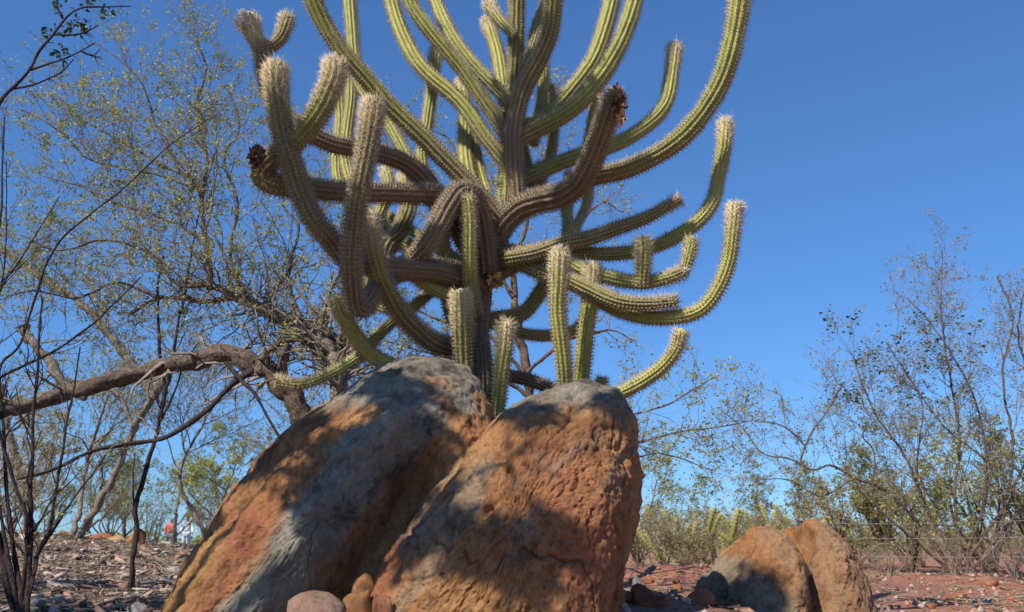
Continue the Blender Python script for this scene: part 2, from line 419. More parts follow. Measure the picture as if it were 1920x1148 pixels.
reda = 0.45 * ss(0.2, 0.02, segdist(xz, XZ([(1060, 900), (1100, 990), (1090, 1080)], 3.1)) + wob * 0.2)
reda = np.maximum(reda, 0.45 * ss(0.1, 0.02, segdist(xz, XZ([(765, 1040), (730, 1090)], 3.3)) + wob * 0.1))
och = 0.6 * ss(0.12, 0.02, segdist(xz, XZ([(890, 860), (850, 900)], 3.2)) + wob * 0.1)
och = np.maximum(och, 0.45 * ss(0.16, 0.02, segdist(xz, XZ([(840, 1110), (960, 1120)], 3.05)) + wob * 0.14))
tag(mk('boulder', V, F, M_ROCK, col=np.stack([grey, reda, och], 1)), 'large rounded orange-brown boulder with grey cap, standing before the leaning boulder', 'boulder')
# the grooved boulder
out_s = [(1262, 1235), (1288, 1150), (1312, 1098), (1340, 1056), (1375, 1018), (1412, 990), (1450, 977), (1488, 971), (1512, 967), (1543, 982), (1574, 1006), (1598, 1045), (1616, 1090),
         (1630, 1150), (1640, 1215), (1560, 1270), (1400, 1275)]
YS = 4.25
V, F, n = boulder_mesh(out_s, (1455, 1120), YS, 0.40, 0.38, 0.18, 0.85, 340, 190)
x, z = V[:, 0], V[:, 2]
grv = segdist(np.stack([x, z], 1), XZ([(1512, 950), (1524, 985), (1530, 1050), (1533, 1120), (1535, 1250)], 4.0))
V = V - n * (0.17 * np.exp(-(grv / 0.06) ** 2) * (V[:, 1] < YS + 0.25))[:, None]
rdg = segdist(np.stack([x, z], 1), XZ([(1430, 985), (1470, 1000), (1495, 1050), (1495, 1150)], 3.9))
V = V + n * (0.035 * np.exp(-(rdg / 0.05) ** 2) * (V[:, 1] < YS))[:, None]
V = rough_disp(V, n, math.radians(60), 241, 0.05, 0.028)
wob = (fbm(V * 6, 4, 277) - 0.5)
xz = np.stack([V[:, 0], V[:, 2]], 1)
grey = 0.3 * ss(0.45, 0.6, fbm(V * 4, 4, 288)); grey = np.maximum(grey, 0.75 * ss(0.13, 0.02, segdist(xz, XZ([(1370, 1080), (1420, 1110), (1430, 1150)], 3.9)) + wob * 0.25))
och = 0.25 * ss(0.10, 0.02, segdist(xz, XZ([(1470, 1040), (1490, 1100)], 3.9)) + wob * 0.1)
och = np.maximum(och, 0.2 * ss(0.08, 0.02, segdist(xz, XZ([(1565, 1040), (1590, 1100)], 3.9)) + wob * 0.1))
tag(mk('boulder', V, F, M_ROCK, col=np.stack([grey, wob * 0, och], 1)), 'smaller brown boulder split by a deep vertical groove, standing apart from the others', 'boulder')

# ------------------------------------------------------------------ stones
def stone(name, label, cat, loc, size, m, seed, group=None, sub=4, sink=0.25, rot=0.0, sharp=0.35, masks=(0, 0, 0)):
    bm = bmesh.new(); bmesh.ops.create_icosphere(bm, subdivisions=sub, radius=1.0)
    V = np.array([v.co[:] for v in bm.verts]); F = np.array([[v.index for v in f.verts] for f in bm.faces]); bm.free()
    rng = np.random.default_rng(seed)
    d = np.ones(len(V))
    for k in range(10):                       # cut flat facets
        ax = nrm(rng.normal(size=3)); c = rng.uniform(0.36, 0.62)
        h_ = V @ ax; d = np.where(h_ > c, np.minimum(d, c / np.maximum(h_, 1e-3)), d)
    V = V * d[:, None]
    V *= (1 + (fbm(V * 1.5 + seed, 3, seed) - 0.5) * 0.16 + (fbm(V * 7 + seed, 4, seed + 3) - 0.5) * 0.09)[:, None]
    V = (V - (V.max(0) + V.min(0)) / 2) / ((V.max(0) - V.min(0)) / 2) * np.array(size) / 2
    c_, s_ = math.cos(rot), math.sin(rot)
    V = V @ np.array([[c_, s_, 0], [-s_, c_, 0], [0, 0, 1]])
    V[:, 2] += -V[:, 2].min() - sink * size[2]
    V += np.array(loc)
    col = np.tile(np.array(masks, float), (len(V), 1))
    o = mk(name, V, F, m, col=col, smooth=True)
    return tag(o, label, cat, group)
def stone_px(px, py, wpx, hpx, Y, m, seed, label, cat='stone', group=None, depth=0.8, rot=0.0, masks=(0, 0, 0)):
    """px,py = middle of the top edge's level; stone reaches from that top down into the ground at distance Y"""
    top = P(px, py, Y); k = PXM(py, Y); gz = hz(top[0], Y)
    h_ = max(top[2] - gz, hpx * k)
    return stone('stone', label, cat, (top[0], Y, top[2] - h_), (wpx * k, wpx * k * depth, h_ * 1.3), m, seed, group, 4, 0.2, rot, masks=masks)
stone_px(592, 1112, 118, 50, 2.95, M_ROCK_PINK, 5, 'pale pinkish stone lying before the leaning boulder')
stone_px(688, 1078, 52, 40, 3.2, M_ROCK, 8, 'small brown stone wedged in the gap between the two large boulders', rot=0.5)
stone_px(668, 1108, 70, 40, 3.08, M_ROCK, 9, 'brown stone lying low beside the pinkish stone', rot=-0.3)
stone_px(716, 1118, 44, 40, 3.0, M_ROCK_RED, 19, 'reddish stone against the foot of the rounded boulder')
stone_px(262, 1130, 40, 22, 5.3, M_ROCK_PALE, 12, 'whitish flat stone on the shaded litter below the slender sapling')
stone_px(1198, 1080, 26, 40, 7.4, M_ROCK_GREY, 14, 'small upright grey stone on red soil beside the rounded boulder')
stone_px(1185, 1128, 60, 26, 5.6, M_ROCK_RED, 15, 'low red stone near the foot of the rounded boulder')
stone_px(1262, 1138, 40, 16, 5.8, M_ROCK_RED, 16, 'small red stone beside the grooved boulder')
stone_px(252, 990, 46, 40, 12.4, M_ROCK_RED, 21, 'orange block with a dark shaded side on the low crest', rot=0.4)
stone_px(222, 1004, 74, 32, 12.2, M_ROCK_RED, 22, 'broad tawny rock beside the orange block on the low crest', masks=(0, 0, 0.8))
stone_px(184, 1001, 62, 26, 12.6, M_ROCK_RED, 23, 'red-orange rock between the broad tawny rock and the leaning grey tree', masks=(0, 0.6, 0))
stone_px(118, 996, 34, 18, 12.9, M_ROCK_RED, 24, 'small dark red rock behind the thin dark shrub stems', masks=(0, 0.5, 0))
for k, (a, b, s_) in enumerate([(392, 1012, 22), (408, 1018, 26), (420, 1010, 18), (385, 1022, 18)]):
    stone_px(a, b, s_, 12, 15 + k * 0.5, M_ROCK_PALE, 60 + k, 'whitish stone in the rubble beyond the crest near the people', group='whitish stones near the people')
rng = np.random.default_rng(7)
lbl = {'pale': 'pale stone lying on the leaf litter', 'red': 'rust red stone lying on bare soil'}
for k in range(46):
    if k < 26: px, py = rng.uniform(0, 400), rng.uniform(1035, 1146); m, L_ = (M_ROCK_PALE, 'pale stone half buried in the leaf litter') if k % 3 else (M_ROCK_PINK, 'small pinkish stone half buried in the leaf litter')
    else: px, py = rng.choice([rng.uniform(1180, 1320), rng.uniform(1630, 1915)]), rng.uniform(1068, 1146); m, L_ = M_ROCK_RED, 'rust red stone lying on the bare red soil'
    q = ground_px(px, py)
    s_ = rng.uniform(0.05, 0.15)
    stone('stone', L_, 'stone', q, (s_ * 1.3, s_, s_ * 0.7), m, 100 + k, 'stones in the leaf litter' if k < 26 else 'stones on the red soil', 3, 0.3, rng.uniform(0, 6))

# ------------------------------------------------------------------ cactus
rngc = np.random.default_rng(21)
RIBS = 11
def frames(p):
    T = nrm(np.gradient(p, axis=0))
    ref = np.array([0.3, 0.2, 1.0]) if abs(T[0, 2]) < 0.8 else np.array([1.0, 0.2, 0.1])
    u = ref - T[0] * (ref @ T[0]); u /= np.linalg.norm(u)
    U = [u]
    for k in range(1, len(p)):
        u = u - T[k] * (u @ T[k]); u /= np.linalg.norm(u); U.append(u)
    U = np.array(U); return T, U, np.cross(T, U)
def ribbed(path, rad, age, ribs=RIBS, per=4, depth=0.28, ar=0.019, tip=0.0, end='round'):
    """ribbed column along path; rad/age given at evenly spaced stations. Returns V, F, col and areole data."""
    step = ar / 2
    p = smooth(resample(path, step=step), 3)
    n = len(p); s = np.linspace(0, 1, n)
    R = np.interp(s, np.linspace(0, 1, len(rad)), rad); A = np.interp(s, np.linspace(0, 1, len(age)), age)
    L = n * step
    dist = (1 - s) * L                       # distance to the tip
    if end == 'round':
        k = np.clip(dist / (R[-1] * 1.25), 0, 1); R = R * np.sqrt(np.maximum(1 - (1 - k) ** 2, 0.0006))
    T, U, W = frames(p)
    m = ribs * per
    th = np.arange(m) / m * 2 * math.pi
    ph = rngc.uniform(0, 6.28)
    cr = (0.5 + 0.5 * np.cos(th * ribs)) ** 1.15      # 1 at crest
    wob = 1 + 0.05 * (noise(np.stack([s * L * 9, s * 0 + ph * 5, s * 0], 1)) - 0.5) * 2
    cren = 0.5 + 0.5 * np.cos(np.arange(n) * math.pi)  # areole every second ring
    rr = R[:, None] * wob[:, None] * (1 - depth * (1 - cr[None]) + 0.05 * cr[None] * cren[:, None])
    tw = th[None] + ph + 0.25 * s[:, None]
    V = p[:, None] + rr[..., None] * (np.cos(tw)[..., None] * U[:, None] + np.sin(tw)[..., None] * W[:, None])
    col = np.zeros((n, m, 3)); col[..., 0] = A[:, None]; col[..., 1] = (cr ** 3)[None] * 0.75
    if tip > 0: col[..., 2] = (ss(R.max() * 5.0, R.max() * 0.8, dist) * tip)[:, None]
    i = np.arange(n - 1)[:, None] * m; j = np.arange(m)[None]; j2 = (j + 1) % m
    F = np.stack([i + j, i + j2, i + m + j2, i + m + j], -1).reshape(-1, 4)
    Vf = V.reshape(-1, 3); Fs = [F]
    Vf = np.vstack([Vf, p[-1] + T[-1] * R[-1] * 0.3, p[0]]); c2 = np.vstack([col.reshape(-1, 3), col[-1, :1], col[0, :1]])
    e = (n - 1) * m; jj = np.arange(m)
    Fs.append(np.stack([e + jj, e + (jj + 1) % m, np.full(m, n * m)], 1)); Fs.append(np.stack([(jj + 1) % m, jj, np.full(m, n * m + 1)], 1))
    ai = np.arange(0, n, 2); aj = np.arange(ribs) * per
    apos = V[ai][:, aj].reshape(-1, 3)
    anor = nrm(V[ai][:, aj] - p[ai][:, None]).reshape(-1, 3)
    atan = np.repeat(T[ai], ribs, 0); adist = np.repeat(dist[ai], ribs); aage = np.repeat(A[ai], ribs); arad = np.repeat(R[ai], ribs)
    return Vf, Fs, c2, (apos, anor, atan, adist, aage, arad)
def spine_mesh(ar, r0, ns=7, length=0.021, tipcol=1.0, tan=0.5, dens=1.0):
    apos, anor, atan, adist, aage, arad = ar
    keep = (arad > r0 * 0.15) & (rngc.uniform(size=len(apos)) < dens)
    apos, anor, atan, adist, aage = apos[keep], anor[keep], atan[keep], adist[keep], aage[keep]
    K = len(apos)
    near = ss(r0 * 7, r0 * 1.0, adist)
    # areole cushions: small four-sided pyramids
    side = np.cross(anor, atan); a = 0.0040
    b = apos - anor * 0.002
    q = np.stack([b + side * a, b + atan * a * 1.3, b - side * a, b - atan * a * 1.3, b + anor * 0.006], 1)
    F1 = (np.arange(K)[:, None, None] * 5 + np.array([[0, 1, 4], [1, 2, 4], [2, 3, 4], [3, 0, 4]])[None]).reshape(-1, 3)
    pale = np.array([0.56, 0.47, 0.31]); cream = np.array([0.80, 0.67, 0.42]); old = np.array([0.34, 0.26, 0.17])
    cc = pale[None] * (1 - near[:, None]) + cream[None] * near[:, None]
    cc = cc * ss(0.0, 0.4, aage)[:, None] + old[None] * (1 - ss(0.0, 0.4, aage))[:, None]
    C1 = np.repeat(cc, 5, 0)
    # spines: slender three-sided needles
    idx = np.repeat(np.arange(K), ns); M = len(idx)
    d = anor[idx] * rngc.uniform(0.35, 1.0, (M, 1)) + side[idx] * rngc.normal(0, 0.6, (M, 1)) + atan[idx] * (rngc.normal(0, 0.5, (M, 1)) + 0.35 * near[idx][:, None])
    d = nrm(d)
    ln = length * rngc.uniform(0.5, 1.25, M) * (1 + 0.55 * near[idx]); ln *= np.where(rngc.uniform(size=M) < 0.12, 1.5, 1.0)
    ref = nrm(np.cross(d, rngc.normal(size=(M, 3)))); ref2 = np.cross(d, ref)
    wd = 0.0010 + 0.0004 * near[idx][:, None]
    o = apos[idx]
    S = np.stack([o + ref * wd, o - ref * 0.5 * wd + ref2 * 0.87 * wd, o - ref * 0.5 * wd - ref2 * 0.87 * wd, o + d * ln[:, None]], 1)
    F2 = (np.arange(M)[:, None, None] * 4 + np.array([[0, 1, 3], [1, 2, 3], [2, 0, 3]])[None]).reshape(-1, 3) + K * 5
    t_ = rngc.uniform(size=(M, 1))
    bronze = np.array([0.24, 0.15, 0.09]) * (1 - t_) + np.array([0.66, 0.53, 0.36]) * t_
    near = near * tipcol
    sc_ = bronze * (1 - 0.8 * near[idx][:, None]) + cream[None] * (0.8 * near[idx][:, None])
    sc_ = sc_ * (0.55 + 0.45 * ss(0.0, 0.5, aage)[idx])[:, None]
    C2 = np.repeat(sc_, 4, 0)
    return np.vstack([q.reshape(-1, 3), S.reshape(-1, 3)]), np.vstack([F1, F2]), np.vstack([C1, C2])
cbase = P(915, 1085, 4.75); cbase[2] = hz(cbase[0], 4.75)
CACTUS = thing('cactus', 'tall many-armed columnar cactus with spiny curving branches behind the large boulders', 'cactus', cbase)
def arm(px, wd, Ys, age=(0.5, 1.0), tip=0.0, end='round', name='branch', ns=7, length=0.022, dens=1.0, label=None):
    path = lift(px, Ys)
    yy = np.interp(np.linspace(0, 1, len(wd)), np.linspace(0, 1, len(px)), [q[1] for q in px])
    YY = np.interp(np.linspace(0, 1, len(wd)), np.linspace(0, 1, len(Ys)), Ys)
    rad = [w_ * 0.5 * PXM(y_, Y_) * 1.02 for w_, y_, Y_ in zip(wd, yy, YY)]
    V, F, c, ar = ribbed(path, rad, age, tip=tip, end=end)
    o = mk(name, V, F, M_CACTUS, CACTUS, col=c)
    if label: o['label'] = label
    sv, sf, scol = spine_mesh(ar, max(rad[-1], 0.02), ns, length, 0.25 + 0.75 * tip, dens=dens)
    mk('spines', sv, sf, M_SPINE, o, smooth=False, col=scol, kind='stuff')
    return o, path, rad
def ragged(o, path, rad, m=None, n=9, L=0.03, seed=0):     # a withered, torn end
    r_ = np.random.default_rng(seed); p = path[-1]; T = nrm(path[-1] - path[-4])
    Vs, Fs = [], []; b = 0
    for k in range(n):
        d = nrm(T + r_.normal(0, 0.45, 3)); s_ = nrm(np.cross(d, r_.normal(size=3))); w_ = rad[-1] * r_.uniform(0.25, 0.5)
        a = p - T * rad[-1] * 0.6 + s_ * rad[-1] * 0.5 * r_.uniform(-1, 1); u2 = np.cross(d, s_)
        l_ = L * r_.uniform(0.6, 1.6)
        Vs += [a + s_ * w_, a + u2 * w_ * 0.6, a - s_ * w_, a - u2 * w_ * 0.6, a + d * l_ + s_ * w_ * 0.4, a + d * l_ * 1.15 - s_ * w_ * 0.3]
        Fs += [[b, b+1, b+4], [b+1, b+2, b+5], [b+1, b+5, b+4], [b+2, b+3, b+5], [b+3, b, b+4], [b+3, b+4, b+5]]; b += 6
    return mk('withered_tip', np.array(Vs), np.array(Fs), m or M_DRYFLOWER, o, smooth=False)
W0 = (0.0, 0.05)
ARMS = [
 # pixels base->tip, widths, distances, ages, kwargs
 ([(916,1100),(914,960),(912,840),(906,740),(900,690),(891,630),(897,560),(905,500),(925,445),(945,408),(952,372)], (54,52,48,50,46,36), (4.75,4.72,4.7), (0,0,0.02,0.08,0.12,0.3), dict(name='trunk', end='flat', ns=4, length=0.015, dens=0.6)),
 ([(948,412),(949,362),(955,280),(963,190),(967,105),(969,0),(973,-130)], (38,34,30,29,28), (4.7,4.68,4.55), (0.75,0.8,0.45,0.5,0.8), {}),
 ([(972,398),(969,350),(963,300),(964,237),(981,167),(1009,115),(1030,63),(1038,0),(1043,-130)], (32,33,33,32,30), (4.64,4.5,4.25), (0.15,0.25,0.4,0.5,0.8), {}),
 ([(985,125),(998,87),(1009,45),(1023,0),(1032,-70)], (16,18,17), (4.55,4.8,4.95), (0.5,0.9), dict(tip=0.5)),
 ([(966,66),(950,52),(930,30),(913,3)], (15,19,21), (4.56,4.58,4.6), (0.8,1), dict(tip=0.9)),
 ([(952,215),(944,167),(936,115),(925,73),(912,35)], (22,24,21), (4.62,4.78,4.88), (0.6,0.9,1), dict(tip=0.7)),
 ([(960,195),(936,171),(908,143),(880,112),(845,63),(817,0),(798,-80)], (24,23,21), (4.58,4.7,4.95), (0.5,0.8,1), dict(tip=0.4)),
 ([(956,262),(940,237),(922,209),(897,174),(866,129),(831,87),(796,45),(768,0),(745,-80)], (27,26,25,23), (4.62,4.55,4.5), (0.4,0.6,0.7,1), dict(tip=0.4)),
 ([(956,315),(936,289),(908,254),(877,209),(849,178),(810,146),(779,112),(751,56),(734,0),(720,-80)], (26,27,26,24), (4.68,4.72,4.85), (0.4,0.8,0.9,1), dict(tip=0.5)),
 ([(945,420),(908,376),(873,338),(831,296),(786,251),(727,195),(685,146),(643,98),(608,45),(587,0),(565,-70)], (33,32,31,30), (4.6,4.4,4.15), (0.25,0.45,0.55,0.7), dict()),
 ([(900,440),(850,398),(800,350),(768,303),(755,279),(727,230),(695,188),(672,150),(664,101),(660,52),(656,0),(650,-70)], (22,20,22,23), (4.75,5.0,5.25), (0.5,0.8,0.9,1), dict(tip=0.4)),
 ([(800,480),(740,440),(690,400),(662,350),(648,300),(651,250),(658,190),(658,128)], (22,20,21,21), (4.8,5.1,5.25), (0.6,0.9,1), dict(tip=0.8)),
 ([(800,490),(700,420),(652,370),(634,335),(632,289),(638,240),(637,200),(633,160)], (20,19,20,20), (4.8,5.15,5.35), (0.6,0.9,1), dict(tip=0.5)),
 ([(850,430),(806,370),(791,300),(798,255),(804,209),(811,157),(818,88)], (22,20,21,20), (4.8,5.0,5.15), (0.6,0.85,1), dict(tip=0.6)),
 ([(925,430),(900,380),(880,330),(872,279),(873,209),(863,148)], (24,26,24,19), (4.75,4.95,5.2), (0.5,0.9,1), dict(tip=0.6)),
 ([(930,430),(914,385),(908,355),(895,310),(887,250),(885,205)], (24,23,20,18), (4.78,4.98,5.1), (0.7,1,1), dict(tip=0.4)),
 ([(905,410),(870,380),(820,366),(760,363),(699,362),(629,359),(559,352),(512,346),(489,328),(503,304),(530,284),(560,257),(594,216),(615,174),(627,140),(629,108)], (34,34,33,34,36,38,39,36), (4.62,4.3,3.95,3.78,3.72), (0.15,0.15,0.2,0.3,0.45,0.6,0.7), dict(tip=0.7, ns=14, length=0.025)),
 ([(900,540),(830,512),(760,505),(700,500),(650,485),(620,450),(588,411),(566,366),(549,314),(535,272),(525,225),(518,170),(517,118)], (30,30,31,33,35,36,35), (4.65,4.2,3.85,3.78,3.75), (0.15,0.25,0.35,0.42,0.55), dict(tip=0.55, ns=18, length=0.026)),
 ([(880,470),(850,415),(817,369),(796,335),(762,307),(716,289),(671,279),(629,272),(587,254),(545,225),(512,190),(498,146),(492,105),(490,74)], (36,34,34,33,31,28,26), (4.7,4.5,4.25,4.2), (0.1,0.12,0.2,0.3,0.45), dict(ns=8)),
 ([(492,96),(484,82),(474,62),(467,42),(466,21)], (18,30,38,36), (4.2,4.16), (0.9,1), dict(tip=1.0, length=0.016, label='pale cream flower bud tip with white wool')),
 ([(494,92),(514,85),(529,66),(536,42),(541,25)], (18,22,23,20), (4.2,4.25), (0.4,0.6), dict(tip=0.2)),
 ([(880,510),(800,500),(745,512),(704,545),(682,578),(668,574),(661,529),(659,475),(666,400),(676,340),(688,279),(696,227),(701,186)], (28,28,30,33,34,34,32), (4.65,4.2,3.8,3.7,3.72), (0.15,0.2,0.3,0.4,0.5), dict(tip=0.35, ns=18, length=0.027)),
 ([(905,655),(849,652),(813,643),(784,621),(756,593),(731,557),(709,511),(696,457),(688,397)], (34,33,33,35,36), (4.65,4.4,4.1,4.0), (0.15,0.3,0.5,0.75,0.95), dict(tip=0.8, ns=16, length=0.026)),
 ([(914,510),(908,455),(899,405),(886,370),(862,361),(842,384),(822,421),(799,461),(770,493),(738,508),(714,492),(720,462),(742,444),(758,414),(766,380),(762,345),(758,322)], (46,44,38,36,34,32,28,25,22), (4.62,4.5,4.35,4.3,4.5,4.75,4.9), (0.05,0.08,0.2,0.38,0.5,0.7,0.95), dict(tip=0.5, ns=14, length=0.024)),
 ([(740,470),(712,440),(709,415),(718,385),(730,350),(721,311)], (18,22,21,19), (4.85,4.95,5.0), (0.5,0.9,1), dict(tip=0.9)),
 ([(880,500),(830,470),(800,448),(777,436),(750,420),(718,400)], (18,18,17,16), (4.75,4.95,5.1), (0.7,1), {}),
 ([(860,540),(780,515),(741,493),(714,478),(700,470)], (16,17,17), (4.8,5.0,5.1), (0.7,1), {}),
 ([(890,580),(858,562),(823,546),(798,532),(768,512)], (20,24,24,19), (4.65,4.5,4.4), (0.6,0.9,1), dict(tip=0.5)),
 ([(880,640),(852,605),(842,571),(838,521),(832,475),(830,425),(828,398)], (24,25,24,20), (4.65,4.6,4.5), (0.4,0.7,0.9), dict(ns=9)),
 ([(893,590),(882,535),(880,475),(880,421),(877,385),(874,362)], (26,28,28,26), (4.6,4.42,4.35), (0.5,0.9,0.95), {}),
 ([(880,790),(871,690),(867,629),(866,582),(864,540)], (28,30,33,33), (4.5,4.4,4.3), (0.3,0.5,0.8), dict(tip=0.9, ns=11, length=0.025)),
 ([(925,850),(935,735),(940,691),(946,644),(950,597)], (26,27,30,30), (4.45,4.35,4.28), (0.6,0.8,0.95), dict(tip=0.9, ns=10, length=0.022)),
 ([(1066,800),(1060,717),(1057,677),(1051,626),(1046,578),(1048,523),(1050,464)], (27,27,30,32), (4.4,4.25,4.15), (0.7,0.85,1), dict(tip=0.8, ns=10, length=0.02)),
 ([(1086,800),(1090,717),(1096,651),(1101,604),(1107,560),(1112,489)], (28,29,28,27), (4.55,4.45,4.4), (0.6,0.85,1), dict(tip=0.8, ns=9)),
 ([(1060,790),(1110,760),(1140,748),(1169,735),(1209,713),(1242,688),(1268,655),(1279,615)], (22,23,24,23), (4.5,4.35,4.2), (0.7,0.9,0.9), dict(tip=0.25)),
 ([(1118,780),(1125,735),(1129,706)], (18,21,20), (4.6,4.6), (0.6,0.8), {}),
 ([(905,505),(945,478),(980,478),(1026,475),(1064,474)], (40,38,34,26), (4.68,4.62,4.55), (0.05,0.12,0.25), dict(ns=4)),
 ([(1040,474),(1085,474),(1136,477),(1191,472),(1231,461),(1275,439),(1312,413),(1337,377),(1347,331),(1357,279),(1361,222)], (25,24,24,24,24), (4.55,4.45,4.4), (0.3,0.6,0.8,0.95,1), dict(tip=0.9)),
 ([(950,485),(1004,475),(1056,457),(1107,446),(1158,428),(1209,410),(1253,386),(1274,374)], (26,27,27,24,18), (4.55,4.42,4.3), (0.5,0.35,0.4,0.35), dict(end='flat', label='dark arm ending in a withered tip')),
 ([(990,476),(1030,479),(1067,490),(1092,505),(1136,519),(1198,530),(1246,523),(1284,508)], (28,26,25,24,21), (4.58,4.42,4.28), (0.3,0.7,0.7,0.6), dict(end='flat')),
 ([(1283,512),(1291,482),(1298,442)], (15,22,20), (4.28,4.28), (0.6,0.8), {}),
 ([(1205,536),(1206,486),(1206,442)], (24,27,25), (4.33,4.24), (0.5,0.75), dict(ns=10, tip=0.3)),
 ([(910,495),(955,484),(1001,505),(1063,527),(1100,545),(1143,574),(1195,593),(1246,596),(1294,590),(1326,571),(1352,530),(1367,486),(1374,435),(1379,378)], (27,27,26,25,25,26), (4.66,4.5,4.25,4.12), (0.3,0.6,0.8,0.9,1), dict(tip=0.9)),
 ([(1030,512),(1074,528),(1114,547),(1158,565),(1209,570),(1268,565)], (24,27,25,20), (4.45,4.32,4.25), (0.4,0.5,0.4), dict(end='flat')),
 ([(890,550),(931,519),(971,497),(1010,478)], (22,24,24), (4.72,4.7,4.62), (0.4,0.5), dict(ns=4)),
 ([(880,605),(935,596),(979,589),(1008,556),(1023,530),(1030,500)], (24,25,25,20), (4.75,4.88,4.95), (0.3,0.6,0.8), {}),
 ([(880,595),(920,606),(968,622),(1001,629),(1034,629),(1070,622),(1089,611),(1102,585)], (20,20,19,15), (4.75,4.9,5.05), (0.3,0.5,0.8), {}),
 ([(920,470),(940,425),(975,390),(1010,377),(1055,366),(1085,345),(1105,312),(1125,262),(1143,210),(1157,166)], (42,42,42,40,37,34), (4.66,4.5,4.2,3.98), (0.04,0.08,0.15,0.3,0.35), dict(ns=14, length=0.025)),
 ([(1030,375),(1062,362),(1106,334),(1176,317),(1246,282),(1298,237),(1343,171),(1368,105),(1385,17),(1392,-70)], (30,33,34,36,38), (4.45,4.2,4.0), (0.15,0.4,0.6,0.75,0.95), dict(tip=0.4, ns=8)),
 ([(945,350),(977,338),(1047,307),(1096,289),(1159,268),(1211,237),(1246,199),(1258,150),(1266,81)], (28,27,25,25,25), (4.72,4.78,4.85), (0.4,0.7,0.9,1), dict(tip=0.7)),
 ([(960,270),(981,244),(1037,209),(1075,167),(1110,118),(1131,63),(1147,0),(1157,-70)], (28,29,28,27), (4.65,4.85,5.0), (0.6,0.9,1), dict(tip=0.4)),
 ([(958,272),(978,256),(1054,216),(1103,174),(1145,115),(1173,56),(1190,0),(1202,-70)], (32,33,31,28), (4.6,4.58,4.62), (0.4,0.75,0.8,1), dict(tip=0.4)),
 ([(1090,310),(1103,272),(1113,216),(1119,164)], (17,19,18), (4.82,5.05), (0.8,1), dict(tip=0.6)),
 ([(1020,325),(1034,290),(1039,233),(1030,160)], (14,15,16), (4.85,5.1), (0.9,1), {}),
 ([(1000,270),(1016,195),(1019,122),(1012,75)], (18,19,17), (4.75,5.05), (0.9,1), dict(tip=0.4)),
 ([(1040,480),(1064,440),(1063,391),(1070,350),(1068,322)], (16,17,18,20), (4.7,5.0,5.1), (0.9,1), dict(tip=0.9)),
 ([(1040,476),(1067,446),(1085,417),(1100,384),(1105,350)], (14,15,14), (4.7,5.0,5.15), (0.9,1), {}),
 ([(1005,360),(991,320),(980,275),(974,245)], (16,17,15), (4.75,5.0), (0.6,0.9), {}),
 ([(990,390),(1010,350),(1016,308)], (22,23,20), (4.7,4.95), (0.6,0.9), {}),
 ([(840,720),(770,705),(723,682),(695,664),(674,643),(652,607),(634,579),(627,550)], (24,28,28,27,24), (4.6,4.45,4.2), (0.5,0.8,0.95,0.9), dict(tip=0.4)),
 ([(860,510),(810,545),(781,571),(741,600),(713,625),(677,664),(641,689),(606,707),(563,721),(518,716)], (18,19,19,19), (4.7,4.55,4.4,4.35), (0.5,0.7,0.8,0.7), dict(end='flat')),
 ([(760,585),(715,575),(692,566),(688,545),(695,514),(700,478)], (20,22,22), (4.7,4.85,4.9), (0.5,0.8), {}),
 ([(900,470),(863,435),(842,409),(828,386)], (16,17,16), (4.75,4.95), (0.8,1), {}),
 ([(905,860),(909,740),(905,680),(899,640)], (36,38,36,32), (4.5,4.48), (0,0.05), dict(end='flat', ns=5, length=0.014, label='grey woody stump of an old arm')),
 ([(890,700),(960,706),(1005,717),(1050,737)], (24,24,20), (4.62,4.6,4.55), (0,0.05), dict(end='flat', ns=4, label='fallen dead woody arm')),
]
built = []
for a_ in ARMS:
    px, wd, Ys, age, kw = a_
    built.append(arm(px, wd, Ys, age, **kw))
WITH = [k for k, a_ in enumerate(ARMS) if a_[4].get('end') == 'flat' and k > 0]
for k in WITH: ragged(*built[k], seed=k)
def scraps(px, py, Y, rpx, n, m, seed, name, parent, el=1.0):     # a curled dry flower: overlapping petal scales
    c = P(px, py, Y); r = rpx * PXM(py, Y); r_ = np.random.default_rng(seed); Vs, Fs, b = [], [], 0
    for k in range(n):
        d = nrm(r_.normal(size=3)) * np.array([1, 1, el]); a = c + d * r * r_.uniform(0.2, 0.6)
        s_ = nrm(np.cross(d, r_.normal(size=3))); u2 = nrm(np.cross(s_, d)); w_ = r * r_.uniform(0.3, 0.5); l_ = r * r_.uniform(0.5, 0.9)
        Vs += [a - s_ * w_, a + s_ * w_, a + d * l_ + s_ * w_ * 0.6, a + d * l_ - s_ * w_ * 0.5, a + d * l_ * 1.2 + u2 * w_ * 0.6]
        Fs += [[b, b+1, b+2], [b, b+2, b+3], [b+3, b+2, b+4]]; b += 5
    return mk(name, np.array(Vs), np.array(Fs), m, parent, smooth=False)
scraps(1160, 196, 3.93, 15, 60, M_DRYFLOWER, 1, 'dried_flower', built[48][0], 1.5)
scraps(1166, 220, 3.92, 11, 26, M_GOLD, 2, 'dried_petal', built[48][0], 1.4)
scraps(480, 294, 3.72, 15, 80, M_DRYFLOWER, 3, 'dried_flower', built[16][0], 1.4)
scraps(927, 527, 4.6, 14, 40, M_GOLD, 4, 'dried_flower', built[0][0])
scraps(1157, 168, 3.96, 11, 26, plain('pink_scar', (0.45, 0.25, 0.2)), 5, 'dried_flower', built[48][0])
